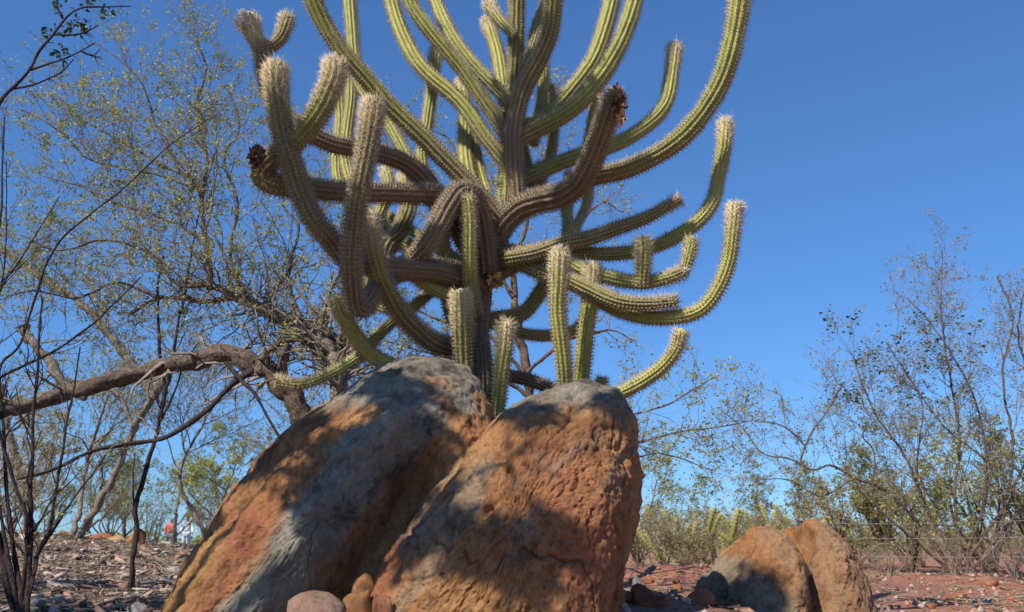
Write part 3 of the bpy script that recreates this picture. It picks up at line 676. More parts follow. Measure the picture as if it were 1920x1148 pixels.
def wool(px, py, Y, rpx, n, seed, parent, bias=(0, 0, 0.5)):
    c = P(px, py, Y); r = rpx * PXM(py, Y); r_ = np.random.default_rng(seed)
    d = nrm(r_.normal(size=(n, 3)) + np.array(bias)); o = c + d * r * 0.25; l_ = r * r_.uniform(0.6, 1.3, (n, 1))
    s_ = nrm(np.cross(d, r_.normal(size=(n, 3)))) * r * 0.07
    V = np.stack([o - s_, o + s_, o + d * l_], 1).reshape(-1, 3)
    return mk('wool', V, np.arange(3 * n).reshape(-1, 3), M_WOOL, parent, smooth=False, kind='stuff')
wool(456, 44, 4.12, 17, 150, 1, built[19][0], (-1.4, -0.3, 0.1)); wool(460, 30, 4.12, 12, 80, 2, built[19][0], (-1, -0.3, 0.7))
wool(543, 32, 4.22, 10, 60, 3, built[20][0], (1, -0.3, 0.5)); wool(627, 112, 3.72, 12, 90, 4, built[16][0], (-0.5, -0.5, 1))
wool(1385, 388, 4.1, 13, 110, 5, built[44][0], (1, -0.5, 0.4)); wool(1361, 228, 4.38, 11, 90, 6, built[38][0], (0.5, -0.5, 0.6))
wool(1266, 88, 4.82, 9, 70, 7, built[50][0]); wool(1272, 372, 4.28, 7, 40, 8, built[39][0]); wool(1286, 506, 4.24, 9, 40, 9, built[40][0])
wool(912, 38, 4.85, 9, 60, 10, built[5][0], (-1, -0.3, 0.4)); wool(913, 8, 4.58, 9, 60, 11, built[4][0], (-1, -0.3, 0.4)); wool(863, 150, 5.15, 8, 60, 12, built[14][0]); wool(1068, 324, 5.05, 8, 60, 13, built[56][0])
wool(1050, 466, 4.13, 10, 50, 14, built[32][0]); wool(688, 400, 3.98, 10, 50, 15, built[22][0]); wool(517, 122, 3.73, 12, 60, 16, built[17][0])
# pale bud standing up behind the leaning boulder's crest
V, F, c, _ = ribbed(lift([(775, 720), (772, 690), (768, 660)], (4.45, 4.42)), [0.022, 0.022, 0.016], (1, 1), ribs=6, depth=0.08, tip=1.0)
mk('flower_bud', V, F, plain('cream_bud', (0.66, 0.50, 0.36), 0.7, 40, 0.15), CACTUS, col=c)['label'] = 'pale cream pointed bud low on the cactus'

# ------------------------------------------------------------------ trees and shrubs
def tubes(P_, R_, sides):
    K, n, _ = P_.shape
    T = nrm(np.gradient(P_, axis=1)); ch = nrm(P_[:, -1] - P_[:, 0])
    ref = np.where(np.abs(ch[:, 2:3]) < 0.8, np.array([[0, 0, 1.0]]), np.array([[1.0, 0, 0]]))
    ref = np.broadcast_to(nrm(ref - ch * np.sum(ref * ch, 1, keepdims=True))[:, None], T.shape)
    U = nrm(ref - T * np.sum(ref * T, 2, keepdims=True)); W = np.cross(T, U)
    th = np.arange(sides) / sides * 2 * math.pi
    V = P_[:, :, None] + R_[:, :, None, None] * (np.cos(th)[:, None] * U[:, :, None] + np.sin(th)[:, None] * W[:, :, None])
    b = (np.arange(K) * n * sides)[:, None, None]; i = (np.arange(n - 1) * sides)[None, :, None]; j = np.arange(sides)[None, None]
    j2 = (j + 1) % sides
    F = np.stack([b + i + j, b + i + j2, b + i + sides + j2, b + i + sides + j], -1).reshape(-1, 4)
    return V.reshape(-1, 3), F
def joined(parts):
    V, F, o = [], [], 0
    for v, f in parts: V.append(v); F.append(f + o); o += len(v)
    return np.vstack(V), np.vstack(F)
def spawn(rng, P_, R_, cnt, L, ang, up, n, wig, rr, t0=0.15, grav=0.0, taper=0.35, rmin=0.0012):
    K, n0, _ = P_.shape
    idx = np.repeat(np.arange(K), cnt); M = len(idx)
    t = rng.uniform(t0, 1, M) * (n0 - 1.001); i = t.astype(int); f = (t - i)[:, None]
    o = P_[idx, i] * (1 - f) + P_[idx, i + 1] * f; T = nrm(P_[idx, i + 1] - P_[idx, i]); r0 = np.maximum(R_[idx, i] * rr, rmin)
    q = rng.normal(size=(M, 3)); q = nrm(q - T * np.sum(q * T, 1, keepdims=True))
    a = rng.uniform(ang[0], ang[1], (M, 1))
    d = nrm(np.cos(a) * T + np.sin(a) * q + np.array([0, 0, up]))
    ln = rng.uniform(L[0], L[1], (M, 1)) * (1.15 - 0.5 * t[:, None] / n0)
    pts = [o]
    for k in range(n - 1):
        o = o + d * ln / (n - 1); pts.append(o)
        d = nrm(d + rng.normal(0, wig, (M, 3)) + np.array([0, 0, up * 0.25 - grav]))
    Pc = np.stack(pts, 1); Rc = r0[:, None] * np.linspace(1, taper, n)[None]
    return Pc, np.maximum(Rc, rmin * 0.6)
def leaf_quads(rng, c, size, asp=0.5, flat=0.5):
    M = len(c); d = nrm(rng.normal(size=(M, 3)) * np.array([1, 1, 1 - flat])); nn = nrm(rng.normal(size=(M, 3)) + np.array([0, 0, flat * 2]))
    s = nrm(np.cross(d, nn)); z = size * rng.uniform(0.6, 1.4, (M, 1)); u = np.cross(s, d)
    V = np.stack([c, c + d * z * 0.5 + s * z * asp * 0.5 + u * z * 0.08, c + d * z, c + d * z * 0.5 - s * z * asp * 0.5 + u * z * 0.08], 1).reshape(-1, 3)
    return V, np.arange(4 * M).reshape(-1, 4)
def along(rng, P_, M, t0=0.2):
    K, n, _ = P_.shape; k = rng.integers(0, K, M); t = rng.uniform(t0, 1, M) * (n - 1.001); i = t.astype(int); f = (t - i)[:, None]
    return P_[k, i] * (1 - f) + P_[k, i + 1] * f
def knotty(p, r, seed, amp=0.35):       # crooked bark limb
    n = len(p); s = np.arange(n)
    q = np.stack([s * 0.35, s * 0 + seed, s * 0], 1)
    off = np.stack([noise(q, k) - 0.5 for k in (1, 2, 3)], 1) * r[:, None] * 2 * amp
    rr = r * (1 + (noise(q * 2.3, 8) - 0.5) * 0.35)
    return p + off, rr
class Tree:
    def __init__(s, name, label, cat, base, bark, seed, group=None):
        s.root = thing(name, label, cat, base, group); s.rng = np.random.default_rng(seed); s.bark = bark; s.lim = []; s.limR = []; s.parts = []; s.last = None; s.seed = seed
    def limb(s, pts, w0, w1, sides=8, name='branch', amp=0.35, bark=None):
        """pts: (k,3) path in metres; w0,w1 radii"""
        L = np.sum(np.linalg.norm(np.diff(pts, axis=0), axis=1)); n = int(np.clip(L / 0.04, 8, 130))
        p = resample(pts, n); r = np.linspace(w0, w1, n); p, r = knotty(p, r, s.seed + len(s.lim) * 3, amp)
        v, f = tubes(p[None], r[None], sides)
        if sides >= 8:
            u_ = np.repeat(np.arange(n) * 0.22, sides); a_ = np.tile(np.arange(sides) / sides * 6.283, n) + u_ * 0.35
            rdg = fbm(np.stack([np.cos(a_) * 2.6, np.sin(a_) * 2.6, u_], 1) + s.seed, 3, s.seed) - 0.5
            v = v + (rdg * 0.95 + (fbm(v * 30, 3, s.seed) - 0.5) * 0.5)[:, None] * nrm(v - np.repeat(p, sides, 0)) * np.repeat(r, sides)[:, None]
        mk(name, v, f, bark or s.bark, s.root)
        q = resample(np.c_[p, r], 24); s.lim.append(q[:, :3]); s.limR.append(q[:, 3]); return p
    def px(s, pix, Ys, w0, w1, name='branch', sides=8, amp=0.35, bark=None):
        p = lift(pix, Ys, 6); k0, k1 = PXM(pix[0][1], Ys[0]), PXM(pix[-1][1], Ys[-1])
        return s.limb(p, w0 * k0 / 2, w1 * k1 / 2, sides, name, amp, bark)
    def grow(s, specs, which=None, base=None):
        P_ = np.stack([s.lim[k] for k in (which if which is not None else range(len(s.lim)))]) if base is None else base[0]
        R_ = np.stack([s.limR[k] for k in (which if which is not None else range(len(s.lim)))]) if base is None else base[1]
        for k, sp in enumerate(specs):
            cnt = sp.pop('per', None)
            if cnt is None:
                Ls = np.sum(np.linalg.norm(np.diff(P_, axis=1), axis=2), axis=1); cnt = s.rng.poisson(np.maximum(Ls * sp.pop('dens'), 0.01))
            sides = sp.pop('sides', 3)
            P_, R_ = spawn(s.rng, P_, R_, cnt, **sp)
            s.parts.append(tubes(P_, R_, sides))
        s.last = P_; return P_, R_
    def twigs(s, m, name='twigs'):
        if s.parts: mk(name, *joined(s.parts), m, s.root, kind='stuff')
        s.parts = []
    def leaves(s, m, M, size, asp=0.5, flat=0.4, src=None, jit=0.01, clump=1, keep=None, name='leaves'):
        c = along(s.rng, src if src is not None else s.last, M)
        if keep is not None: c = c[keep(c)]
        if clump > 1: c = np.repeat(c, clump, 0)
        c = c + s.rng.normal(0, jit, c.shape)
        mk(name, *leaf_quads(s.rng, c, size, asp, flat), m, s.root, smooth=False, kind='stuff')
A3 = lambda *a: np.array(a, float)
R_ = math.radians

# -- the arching tree behind the leaning boulder
t = Tree('tree', 'gnarled brown tree whose thick trunk arches low from behind the leaning boulder', 'tree', (P(640, 1000, 7)[0], 7.0, hz(P(640, 1000, 7)[0], 7.0)), M_BARK_BROWN, 301)
Y7 = 7.0
b0 = np.array([t.root.location[0], 7.0, t.root.location[2] - 0.1])
main = np.vstack([b0, P(610, 950, Y7), lift([(590, 830), (570, 790), (550, 750), (522, 715), (485, 682), (450, 666), (410, 664), (360, 680), (300, 690), (230, 705), (150, 730), (80, 750), (0, 768), (-90, 790), (-260, 800), (-420, 760)], (7.0, 6.9, 6.6, 6.2), 6)])
t.limb(smooth(resample(main, 60), 3), 0.095, 0.045, 18, 'trunk', 0.28)
t.px([(585, 830), (608, 780), (628, 750), (633, 695), (629, 665), (607, 642), (564, 628), (523, 595), (467, 567), (425, 547), (398, 537), (350, 531)], (7.05, 7.1, 7.2, 7.0), 36, 9, amp=0.3, bark=M_BARK_GREY, sides=12)
t.px([(632, 690), (645, 650), (600, 618), (565, 603), (509, 581), (450, 560), (380, 565), (300, 560), (240, 590)], (7.1, 7.3, 7.4), 19, 5, amp=0.3)
t.px([(488, 676), (515, 650), (551, 637), (590, 640), (640, 650)], (6.85, 7.0, 7.2), 12, 9, amp=0.3)
t.px([(529, 712), (530, 680), (536, 660), (541, 645)], (6.9, 6.85), 17, 14, 'snag', bark=M_BARK_BROWN, amp=0.2)
t.px([(475, 695), (439, 717), (417, 740), (400, 759), (356, 793), (310, 820), (267, 829), (229, 834), (167, 848), (95, 882), (30, 900)], (6.8, 6.6, 6.4), 12, 5, amp=0.3, bark=M_BARK_DARK)
t.px([(423, 678), (456, 715), (481, 745), (501, 781), (523, 818)], (6.7, 6.6, 6.6), 8, 4, amp=0.6, bark=M_BARK_DARK)
t.px([(395, 540), (388, 460), (381, 400), (380, 364), (388, 298), (376, 251), (371, 188), (382, 157), (387, 125), (376, 94), (363, 60)], (7.1, 7.3, 7.5), 11, 2.5, amp=0.6)
t.px([(380, 380), (364, 335), (342, 325), (313, 270), (291, 229), (279, 188), (260, 147), (232, 119), (186, 84)], (7.2, 7.3, 7.4), 7, 2, amp=0.6)
t.px([(342, 329), (300, 310), (266, 288), (200, 251), (150, 219), (100, 172)], (7.25, 7.4), 5, 2, amp=0.6)
t.px([(380, 360), (300, 330), (240, 318), (166, 298), (125, 257), (81, 226), (40, 205)], (7.25, 7.5), 5, 2, amp=0.6)
t.px([(395, 470), (350, 430), (280, 400), (210, 380), (150, 350), (80, 330)], (7.2, 7.6), 6, 2, amp=0.6)
t.px([(467, 567), (430, 480), (445, 380), (420, 300), (448, 240), (430, 170)], (7.1, 7.3), 8, 2, amp=0.7)
t.px([(565, 603), (540, 520), (560, 430), (530, 380), (545, 300)], (7.2, 7.6), 9, 2, amp=0.7)
t.px([(640, 650), (660, 560), (640, 470), (600, 400), (580, 330)], (7.2, 7.7), 10, 2, amp=0.7)
t.px([(398, 537), (330, 530), (270, 470), (190, 450), (110, 470), (40, 440)], (7.0, 6.9), 8, 2, amp=0.7)
t.px([(300, 560), (220, 530), (140, 560), (60, 545), (-20, 570)], (7.3, 7.2), 6, 2, amp=0.7)
n_l = len(t.lim)
p1 = t.grow([dict(dens=11, L=(0.35, 0.95), ang=(R_(30), R_(80)), up=0.25, n=6, wig=0.22, rr=0.45, t0=0.1, rmin=0.0028),
             dict(per=5, L=(0.15, 0.5), ang=(R_(25), R_(75)), up=0.15, n=5, wig=0.25, rr=0.6, rmin=0.002),
             dict(per=3, L=(0.06, 0.2), ang=(R_(25), R_(75)), up=0.1, n=4, wig=0.2, rr=0.6, rmin=0.0019)], which=list(range(1, 3)) + list(range(7, n_l)))
t.leaves(M_LEAF_YG, 27000, 0.026, 0.6, 0.3, jit=0.012)
t.grow([dict(dens=5, L=(0.2, 0.6), ang=(R_(40), R_(90)), up=0.1, n=6, wig=0.3, rr=0.3, t0=0.3, rmin=0.003),
        dict(per=4, L=(0.1, 0.35), ang=(R_(25), R_(75)), up=0.0, n=5, wig=0.3, rr=0.6, rmin=0.002)], which=[0, 3, 5, 6])
t.grow([dict(dens=9, L=(0.3, 0.95), ang=(R_(40), R_(95)), up=0.15, n=7, wig=0.3, rr=0.3, t0=0.25, rmin=0.0034),
        dict(per=6, L=(0.15, 0.45), ang=(R_(25), R_(80)), up=0.05, n=5, wig=0.3, rr=0.6, rmin=0.0024),
        dict(per=2, L=(0.06, 0.2), ang=(R_(25), R_(75)), up=0.1, n=4, wig=0.2, rr=0.6, rmin=0.0018)], which=[1, 2, 15, 16])
t.leaves(M_LEAF_YG, 5000, 0.024, 0.6, 0.3, jit=0.012, name='lower_leaves')
t.twigs(M_TWIG)

# -- tree growing behind the cactus
xb = P(1010, 1000, 8.2)[0]
t = Tree('tree', 'fine-twigged sparse tree seen through the cactus branches', 'tree', (xb, 8.2, hz(xb, 8.2)), M_BARK_BROWN, 311)
b0 = np.array([xb, 8.2, hz(xb, 8.2) - 0.1])
t.limb(np.vstack([b0, lift([(1000, 860), (985, 700), (970, 600), (960, 500)], (8.2, 8.1), 6)]), 0.075, 0.03, 10, 'trunk', 0.5)
for k, (pp, ys) in enumerate([([(985, 700), (900, 620), (820, 600), (740, 560), (660, 540)], (8.1, 8.0)), ([(990, 740), (900, 690), (800, 660), (720, 640)], (8.1, 7.8)),
              ([(970, 600), (1040, 520), (1090, 420), (1130, 380), (1170, 400)], (8.1, 8.3)), ([(985, 700), (1060, 640), (1140, 620), (1190, 640)], (8.1, 8.0)),
              ([(965, 560), (900, 440), (870, 330), (840, 260), (790, 240)], (8.1, 8.4)), ([(960, 500), (1000, 380), (1030, 260), (1050, 150)], (8.1, 8.4)),
              ([(960, 520), (940, 400), (920, 320)], (8.1, 8.3)), ([(995, 800), (1080, 790), (1180, 778), (1250, 760), (1300, 730), (1340, 706)], (8.1, 7.6)),
              ([(1060, 795), (1180, 830), (1270, 810), (1350, 800), (1400, 790)], (8.0, 7.6)), ([(1000, 850), (1120, 880), (1230, 850), (1330, 880)], (8.1, 7.7)),
              ([(900, 620), (820, 520), (760, 480), (700, 440)], (8.0, 8.2)), ([(870, 400), (800, 380), (740, 300), (720, 250)], (8.3, 8.5))]):
    t.px(pp, ys, 9 if k < 7 else 6, 2, amp=0.7)
t.grow([dict(dens=11, L=(0.25, 0.85), ang=(R_(30), R_(80)), up=0.2, n=6, wig=0.25, rr=0.45, t0=0.1, rmin=0.0026),
        dict(per=5, L=(0.12, 0.4), ang=(R_(25), R_(75)), up=0.1, n=5, wig=0.25, rr=0.6, rmin=0.0018),
        dict(per=2, L=(0.06, 0.18), ang=(R_(25), R_(75)), up=0.1, n=4, wig=0.2, rr=0.6, rmin=0.0013)], which=list(range(1, 13)))
t.leaves(M_LEAF_YG, 15000, 0.025, 0.6, 0.3)
t.twigs(M_TWIG)

# -- pale leaning tree on the crest
q = ground_px(140, 1012, 8, 16)
t = Tree('tree', 'slender grey leaning tree with a sawn fork, rooted beside the red rocks', 'tree', q, M_BARK_GREY, 321)
Yl = q[1]
t.limb(np.vstack([q - A3(0, 0, 0.1), lift([(153, 996), (191, 934), (224, 867), (253, 800), (282, 748), (290, 730)], (Yl, Yl - 0.5), 6)]), 0.05, 0.045, 12, 'trunk', 0.5)
t.px([(284, 742), (272, 715), (255, 690), (215, 640), (165, 580), (110, 540), (50, 500), (0, 465), (-60, 430)], (Yl - 0.5, Yl - 1), 16, 10, bark=M_BARK_GREY)
t.px([(286, 745), (298, 728), (302, 705), (300, 690)], (Yl - 0.5, Yl - 0.6), 22, 17, 'snag', bark=M_BARK_GREY)
t.px([(250, 800), (220, 740), (160, 715), (90, 720)], (Yl - 0.4, Yl - 0.2), 8, 4)
t.px([(40, 610), (70, 650), (100, 690), (130, 725), (160, 745)], (Yl - 1, Yl - 0.9), 20, 14, bark=M_BARK_GREY)
t.px([(60, 1000), (40, 900), (20, 830), (10, 760), (5, 720)], (Yl + 0.5, Yl), 18, 12, bark=M_BARK_GREY)
t.grow([dict(dens=3.0, L=(0.4, 1.2), ang=(R_(35), R_(85)), up=0.25, n=6, wig=0.25, rr=0.3, t0=0.2, rmin=0.005),
        dict(per=4, L=(0.2, 0.7), ang=(R_(25), R_(75)), up=0.1, n=5, wig=0.25, rr=0.6, rmin=0.0035),
        dict(per=3, L=(0.1, 0.3), ang=(R_(25), R_(75)), up=0.1, n=4, wig=0.2, rr=0.6, rmin=0.0025)], which=[1, 3, 4, 5])
t.leaves(M_LEAF_YG, 2200, 0.04, 0.55)
t.twigs(M_TWIG)

# -- dark sapling
q = ground_px(246, 1112)
Yp = q[1]
t = Tree('sapling', 'slender dark sapling standing alone on the leaf litter', 'sapling', q, M_BARK_DARK, 331)
t.limb(np.vstack([q - A3(0, 0, 0.08), lift([(246, 1090), (248, 1050), (257, 1000), (254, 950), (268, 900), (290, 830), (310, 740), (320, 690), (335, 600), (345, 560), (360, 470), (375, 385)], (Yp, Yp), 6)]), 0.026, 0.006, 8, 'trunk', 0.5)
t.px([(312, 738), (300, 660), (296, 580), (296, 532), (308, 480)], (Yp, Yp - 0.1), 8, 3)
t.px([(300, 790), (330, 730), (345, 680), (375, 640)], (Yp, Yp + 0.1), 5, 2)
t.px([(257, 985), (250, 930), (250, 880), (253, 850)], (Yp, Yp + 0.1), 4, 2)
t.grow([dict(dens=4, L=(0.15, 0.5), ang=(R_(30), R_(70)), up=0.3, n=6, wig=0.2, rr=0.4, t0=0.45, rmin=0.0022),
        dict(per=2, L=(0.08, 0.25), ang=(R_(25), R_(75)), up=0.1, n=4, wig=0.2, rr=0.6, rmin=0.0016)])
t.leaves(M_LEAF_YG, 90, 0.025)
t.twigs(M_BARK_DARK)

# -- thin dark-stemmed shrub beside the camera's view
Yb = 4.6
xb = P(52, 1100, Yb)[0]
t = Tree('shrub', 'bare shrub of thin dark whippy stems rising from the shaded litter', 'shrub', (xb, Yb, hz(xb, Yb)), M_BARK_DARK, 341)
bz = hz(xb, Yb) - 0.05
def stem(pp, ys, w0, w1): t.limb(np.vstack([[xb + t.rng.normal(0, 0.04), Yb, bz], lift(pp, ys, 6)]), w0 * PXM(900, Yb) / 2, w1 * PXM(600, Yb) / 2, 6, 'stem', 0.4)
stem([(52, 1140), (55, 1012), (58, 934), (60, 856), (62, 778), (68, 720), (72, 640), (80, 560)], (Yb, Yb), 12, 4)
stem([(45, 1090), (51, 981), (35, 934), (20, 887), (-5, 800), (-30, 720)], (Yb, Yb - 0.1), 10, 4)
stem([(62, 1080), (70, 1039), (94, 989), (101, 934), (117, 856), (125, 797), (137, 740), (150, 650)], (Yb, Yb + 0.1), 9, 3)
stem([(68, 1060), (74, 1035), (113, 973), (148, 922), (172, 891), (200, 850)], (Yb, Yb + 0.15), 7, 3)
stem([(40, 1120), (20, 1000), (5, 800), (0, 690), (40, 640), (96, 476), (172, 400), (224, 360), (288, 300), (317, 273), (398, 219)], (Yb, Yb + 0.2, Yb + 0.3), 10, 2)
stem([(30, 1110), (-10, 900), (-20, 640), (0, 548), (40, 484), (112, 368)], (Yb, Yb - 0.1), 9, 2)
stem([(20, 1080), (-40, 850), (-20, 740), (0, 709), (100, 660), (168, 612), (224, 560), (264, 520)], (Yb, Yb + 0.1), 11, 3)
stem([(10, 1080), (-40, 800), (-30, 600), (0, 420), (4, 330), (8, 220)], (Yb, Yb - 0.1), 10, 3)
stem([(5, 1080), (-30, 800), (-10, 600), (10, 480), (12, 300)], (Yb, Yb), 8, 2)
t.grow([dict(dens=4.5, L=(0.12, 0.5), ang=(R_(20), R_(60)), up=0.25, n=6, wig=0.15, rr=0.5, t0=0.25, rmin=0.0018),
        dict(per=2, L=(0.08, 0.3), ang=(R_(20), R_(65)), up=0.1, n=5, wig=0.15, rr=0.6, rmin=0.0013)])
t.leaves(M_LEAF_YG, 130, 0.022)
t.twigs(M_BARK_DARK)

# -- background scrub trees
def bgtree(px, Y, h, label, seed, leafm, nl, spread=0.8, lean=(0, 0), lsize=0.05, cat='tree', name='tree', group=None, stems=1, dens=1.0, bark=None, tw=None, low=0.25, thick=1.0):
    x = P(px, 1000, Y)[0]; b = np.array([x, Y, hz(x, Y)])
    t = Tree(name, label, cat, b, bark or M_BARK_BROWN, seed, group)
    r_ = t.rng
    for k in range(stems):
        a = r_.uniform(0, 6.28); sp = r_.uniform(0.1, 0.5) * spread * (1 if stems > 1 else 0.3)
        top = b + A3(math.cos(a) * sp * h + lean[0] * h, math.sin(a) * sp * h * 0.6 + lean[1] * h, h * r_.uniform(0.55, 0.8))
        mid = (b + top) / 2 + r_.normal(0, 0.07 * h, 3) * A3(1, 1, 0.3)
        pth = catmull([b - A3(0, 0, 0.1), b * 0.7 + mid * 0.3 + r_.normal(0, 0.02 * h, 3), mid, top], 8)
        t.limb(pth, ((0.022 if stems == 1 else 0.010) * h + 0.006) * thick, 0.004 * h, 7, 'trunk' if stems == 1 else 'stem', 0.5)
    n0 = len(t.lim)
    n1 = 9 if stems == 1 else 3
    Pq, Rq = np.stack(t.lim), np.stack(t.limR)
    Pc, Rc = spawn(r_, Pq, Rq, n1, (0.25 * h * spread, 0.6 * h * spread), (R_(30), R_(75)), 0.25, 10, 0.14, 0.5, t0=low)
    for a, b2 in zip(Pc, Rc): t.limb(a, b2[0], b2[-1], 5, 'branch', 0.4)
    t.grow([dict(dens=5 * dens, L=(0.1 * h, 0.28 * h), ang=(R_(25), R_(75)), up=0.15, n=6, wig=0.22, rr=0.5, t0=0.2, rmin=0.0012 * h * 0.8 + 0.001),
            dict(per=4, L=(0.05 * h, 0.14 * h), ang=(R_(25), R_(75)), up=0.1, n=5, wig=0.22, rr=0.6, rmin=0.0008 * h + 0.001)], which=list(range(n0, len(t.lim))))
    if nl: t.leaves(leafm, nl, lsize, 0.55, 0.4, jit=0.03)
    t.twigs(tw or M_TWIG)
    return t
bgtree(440, 24, 4.2, 'small bright green crowned tree beyond the crest beside the leaning boulder', 401, M_LEAF_YG, 9000, 0.75, lsize=0.06)
bgtree(575, 11.5, 3.5, 'twiggy grey tree crowding behind the arching trunk next to the leaning boulder', 411, M_LEAF_OLIVE, 5000, 0.85, lsize=0.03, bark=M_BARK_GREY, dens=3.2, thick=0.6)
bgtree(400, 13, 3.7, 'twiggy tree behind the arching trunk, between it and the people', 412, M_LEAF_YG, 4500, 0.85, lsize=0.03, bark=M_BARK_GREY, dens=2.4, low=0.5, thick=0.4)
bgtree(130, 12.5, 3.6, 'twiggy tree behind the leaning grey tree near the red rocks', 413, M_LEAF_YG, 4500, 0.9, lsize=0.03, bark=M_BARK_GREY, dens=2.2, low=0.45, thick=0.5)
bgtree(330, 30, 4.2, 'pale wispy tree behind the people beyond the crest', 402, M_LEAF_OLIVE, 1800, 0.7, lsize=0.08, bark=M_BARK_GREY)
bgtree(150, 26, 4.6, 'greyish green tree far behind the leaning grey tree', 403, M_LEAF_OLIVE, 3600, 0.9, lsize=0.08)
bgtree(30, 20, 3.6, 'bushy dry tree behind the thin dark shrub stems', 404, M_LEAF_SAND, 3000, 0.9, lsize=0.07, bark=M_BARK_GREY)
bgtree(240, 38, 4.6, 'distant bluish green tree above the red rocks on the crest', 405, M_LEAF_OLIVE, 2400, 0.9, lsize=0.1)
bgtree(520, 36, 5.0, 'distant thin tree half hidden by the leaning boulder', 406, M_LEAF_OLIVE, 1600, 0.7, lsize=0.1)
bgtree(20, 11.5, 1.4, 'dry tangled bush on the crest behind the thin dark stems', 407, M_LEAF_SAND, 900, 1.1, lsize=0.035, cat='bush', name='bush', stems=7, bark=M_BARK_GREY, tw=M_TWIG_DRY)
bgtree(-60, 9.5, 1.6, 'brushy grey bush at the edge of the leaf litter', 408, M_LEAF_SAND, 600, 1.0, lsize=0.03, cat='bush', name='bush', stems=7, bark=M_BARK_GREY, tw=M_TWIG_DRY)

# -- the open thorny shrub by the fence
Yq = 10.4
xb = P(1800, 1100, Yq)[0]
t = Tree('shrub', 'tall open thorn shrub with sparse leaves behind the wire fence', 'shrub', (xb, Yq, hz(xb, Yq)), M_BARK_BROWN, 411)
def rstem(pp, ys, w0, w1, nm='stem', off=0.0, bk=None):
    base = np.array([xb + off, Yq, hz(xb + off, Yq) - 0.06]); t.limb(np.vstack([base, lift(pp, ys, 6)]), w0 * 0.62 * PXM(900, Yq) / 2, w1 * 0.8 * PXM(600, Yq) / 2, 7, nm, 0.6, bk)
rstem([(1790, 1040), (1740, 960), (1700, 860), (1650, 790), (1620, 730), (1600, 670)], (Yq, Yq), 12, 3, off=-0.1)
rstem([(1800, 1030), (1790, 930), (1800, 830), (1780, 700), (1765, 590), (1768, 470)], (Yq, Yq + 0.3), 12, 2)
rstem([(1815, 1030), (1850, 920), (1840, 790), (1800, 690), (1740, 600), (1700, 560)], (Yq, Yq - 0.3), 11, 2, off=0.1)
rstem([(1820, 1040), (1880, 950), (1900, 850), (1880, 700), (1900, 600), (1870, 520)], (Yq, Yq), 12, 3, off=0.15)
rstem([(1840, 1050), (1930, 920), (1960, 760), (1910, 640), (1930, 500)], (Yq, Yq + 0.2), 12, 3, off=0.25)
rstem([(1775, 1050), (1720, 980), (1667, 924), (1603, 896), (1559, 874), (1527, 882), (1503, 868), (1511, 836), (1527, 804), (1551, 772), (1583, 716)], (Yq, Yq - 0.2), 12, 2.5, off=-0.2)
rstem([(1770, 1060), (1700, 1000), (1640, 940), (1640, 850), (1618, 820), (1625, 790)], (Yq, Yq - 0.4), 10, 3, off=-0.25)
rstem([(1790, 1050), (1760, 960), (1720, 880), (1730, 760), (1690, 690)], (Yq, Yq + 0.4), 9, 2, off=0.0)
rstem([(1830, 1060), (1880, 1000), (1860, 880), (1770, 800), (1700, 700), (1660, 640)], (Yq, Yq - 0.2), 9, 2, off=0.1)
k0 = len(t.lim)
t.px([(1527, 884), (1480, 860), (1430, 850), (1390, 800), (1360, 775)], (Yq - 0.2, Yq), 4, 1.5, amp=0.6)
t.px([(1603, 896), (1540, 930), (1480, 900), (1420, 900)], (Yq - 0.2, Yq), 4, 1.5, amp=0.6)
t.px([(1511, 836), (1470, 800), (1420, 790), (1370, 790)], (Yq - 0.2, Yq), 4, 1.5, amp=0.6)
a, b_ = t.grow([dict(dens=8.0, L=(0.3, 1.0), ang=(R_(25), R_(75)), up=0.15, n=6, wig=0.2, rr=0.4, t0=0.25, rmin=0.004),
        dict(per=5, L=(0.15, 0.45), ang=(R_(25), R_(75)), up=0.1, n=5, wig=0.2, rr=0.6, rmin=0.0028),
        dict(per=2, L=(0.06, 0.2), ang=(R_(25), R_(75)), up=0.1, n=4, wig=0.2, rr=0.6, rmin=0.002)])
def pxkeep(x0, x1, y0, y1, Y):
    lo, hi = P(x0, y1, Y), P(x1, y0, Y)
    return lambda c: (c[:, 0] > lo[0]) & (c[:, 0] < hi[0]) & (c[:, 2] > lo[2]) & (c[:, 2] < hi[2])
t.leaves(M_LEAF_OLIVE, 8500, 0.028, 0.6, 0.6, jit=0.02)
t.leaves(M_LEAF_SAND, 11000, 0.024, 0.6, 0.3, jit=0.02, name='sandy_leaves')
t.leaves(M_LEAF_DARK, 900, 0.05, 0.6, 0.8, jit=0.04, clump=4, keep=pxkeep(1560, 1790, 580, 760, Yq), name='dark_leaves')
t.twigs(M_TWIG)

bgtree(1700, 13.5, 1.9, 'dense olive bush between the fence and the far scrub', 421, M_LEAF_OLIVE, 5200, 0.9, lsize=0.05, cat='bush', name='bush', stems=8, dens=1.3)
bgtree(1850, 13.0, 2.3, 'thick yellowish green bush behind the tall thorn shrub', 422, M_LEAF_YG, 6500, 0.9, lsize=0.05, cat='bush', name='bush', stems=9, dens=1.3)
bgtree(1940, 11.8, 1.9, 'leafy olive bush at the end of the wire fence', 423, M_LEAF_OLIVE, 5000, 0.9, lsize=0.045, cat='bush', name='bush', stems=8, dens=1.2)
bgtree(1600, 15.0, 1.5, 'low tangled bush behind the grooved boulder', 424, M_LEAF_SAND, 3200, 1.0, lsize=0.05, cat='bush', name='bush', stems=8, dens=1.4, tw=M_TWIG_DRY)
bgtree(1660, 10.3, 0.55, 'bleached leafless bush at the foot of the thorn shrub', 425, M_LEAF_SAND, 300, 1.2, lsize=0.02, cat='bush', name='bush', stems=9, bark=M_TWIG_DRY, tw=M_TWIG_DRY, dens=3)
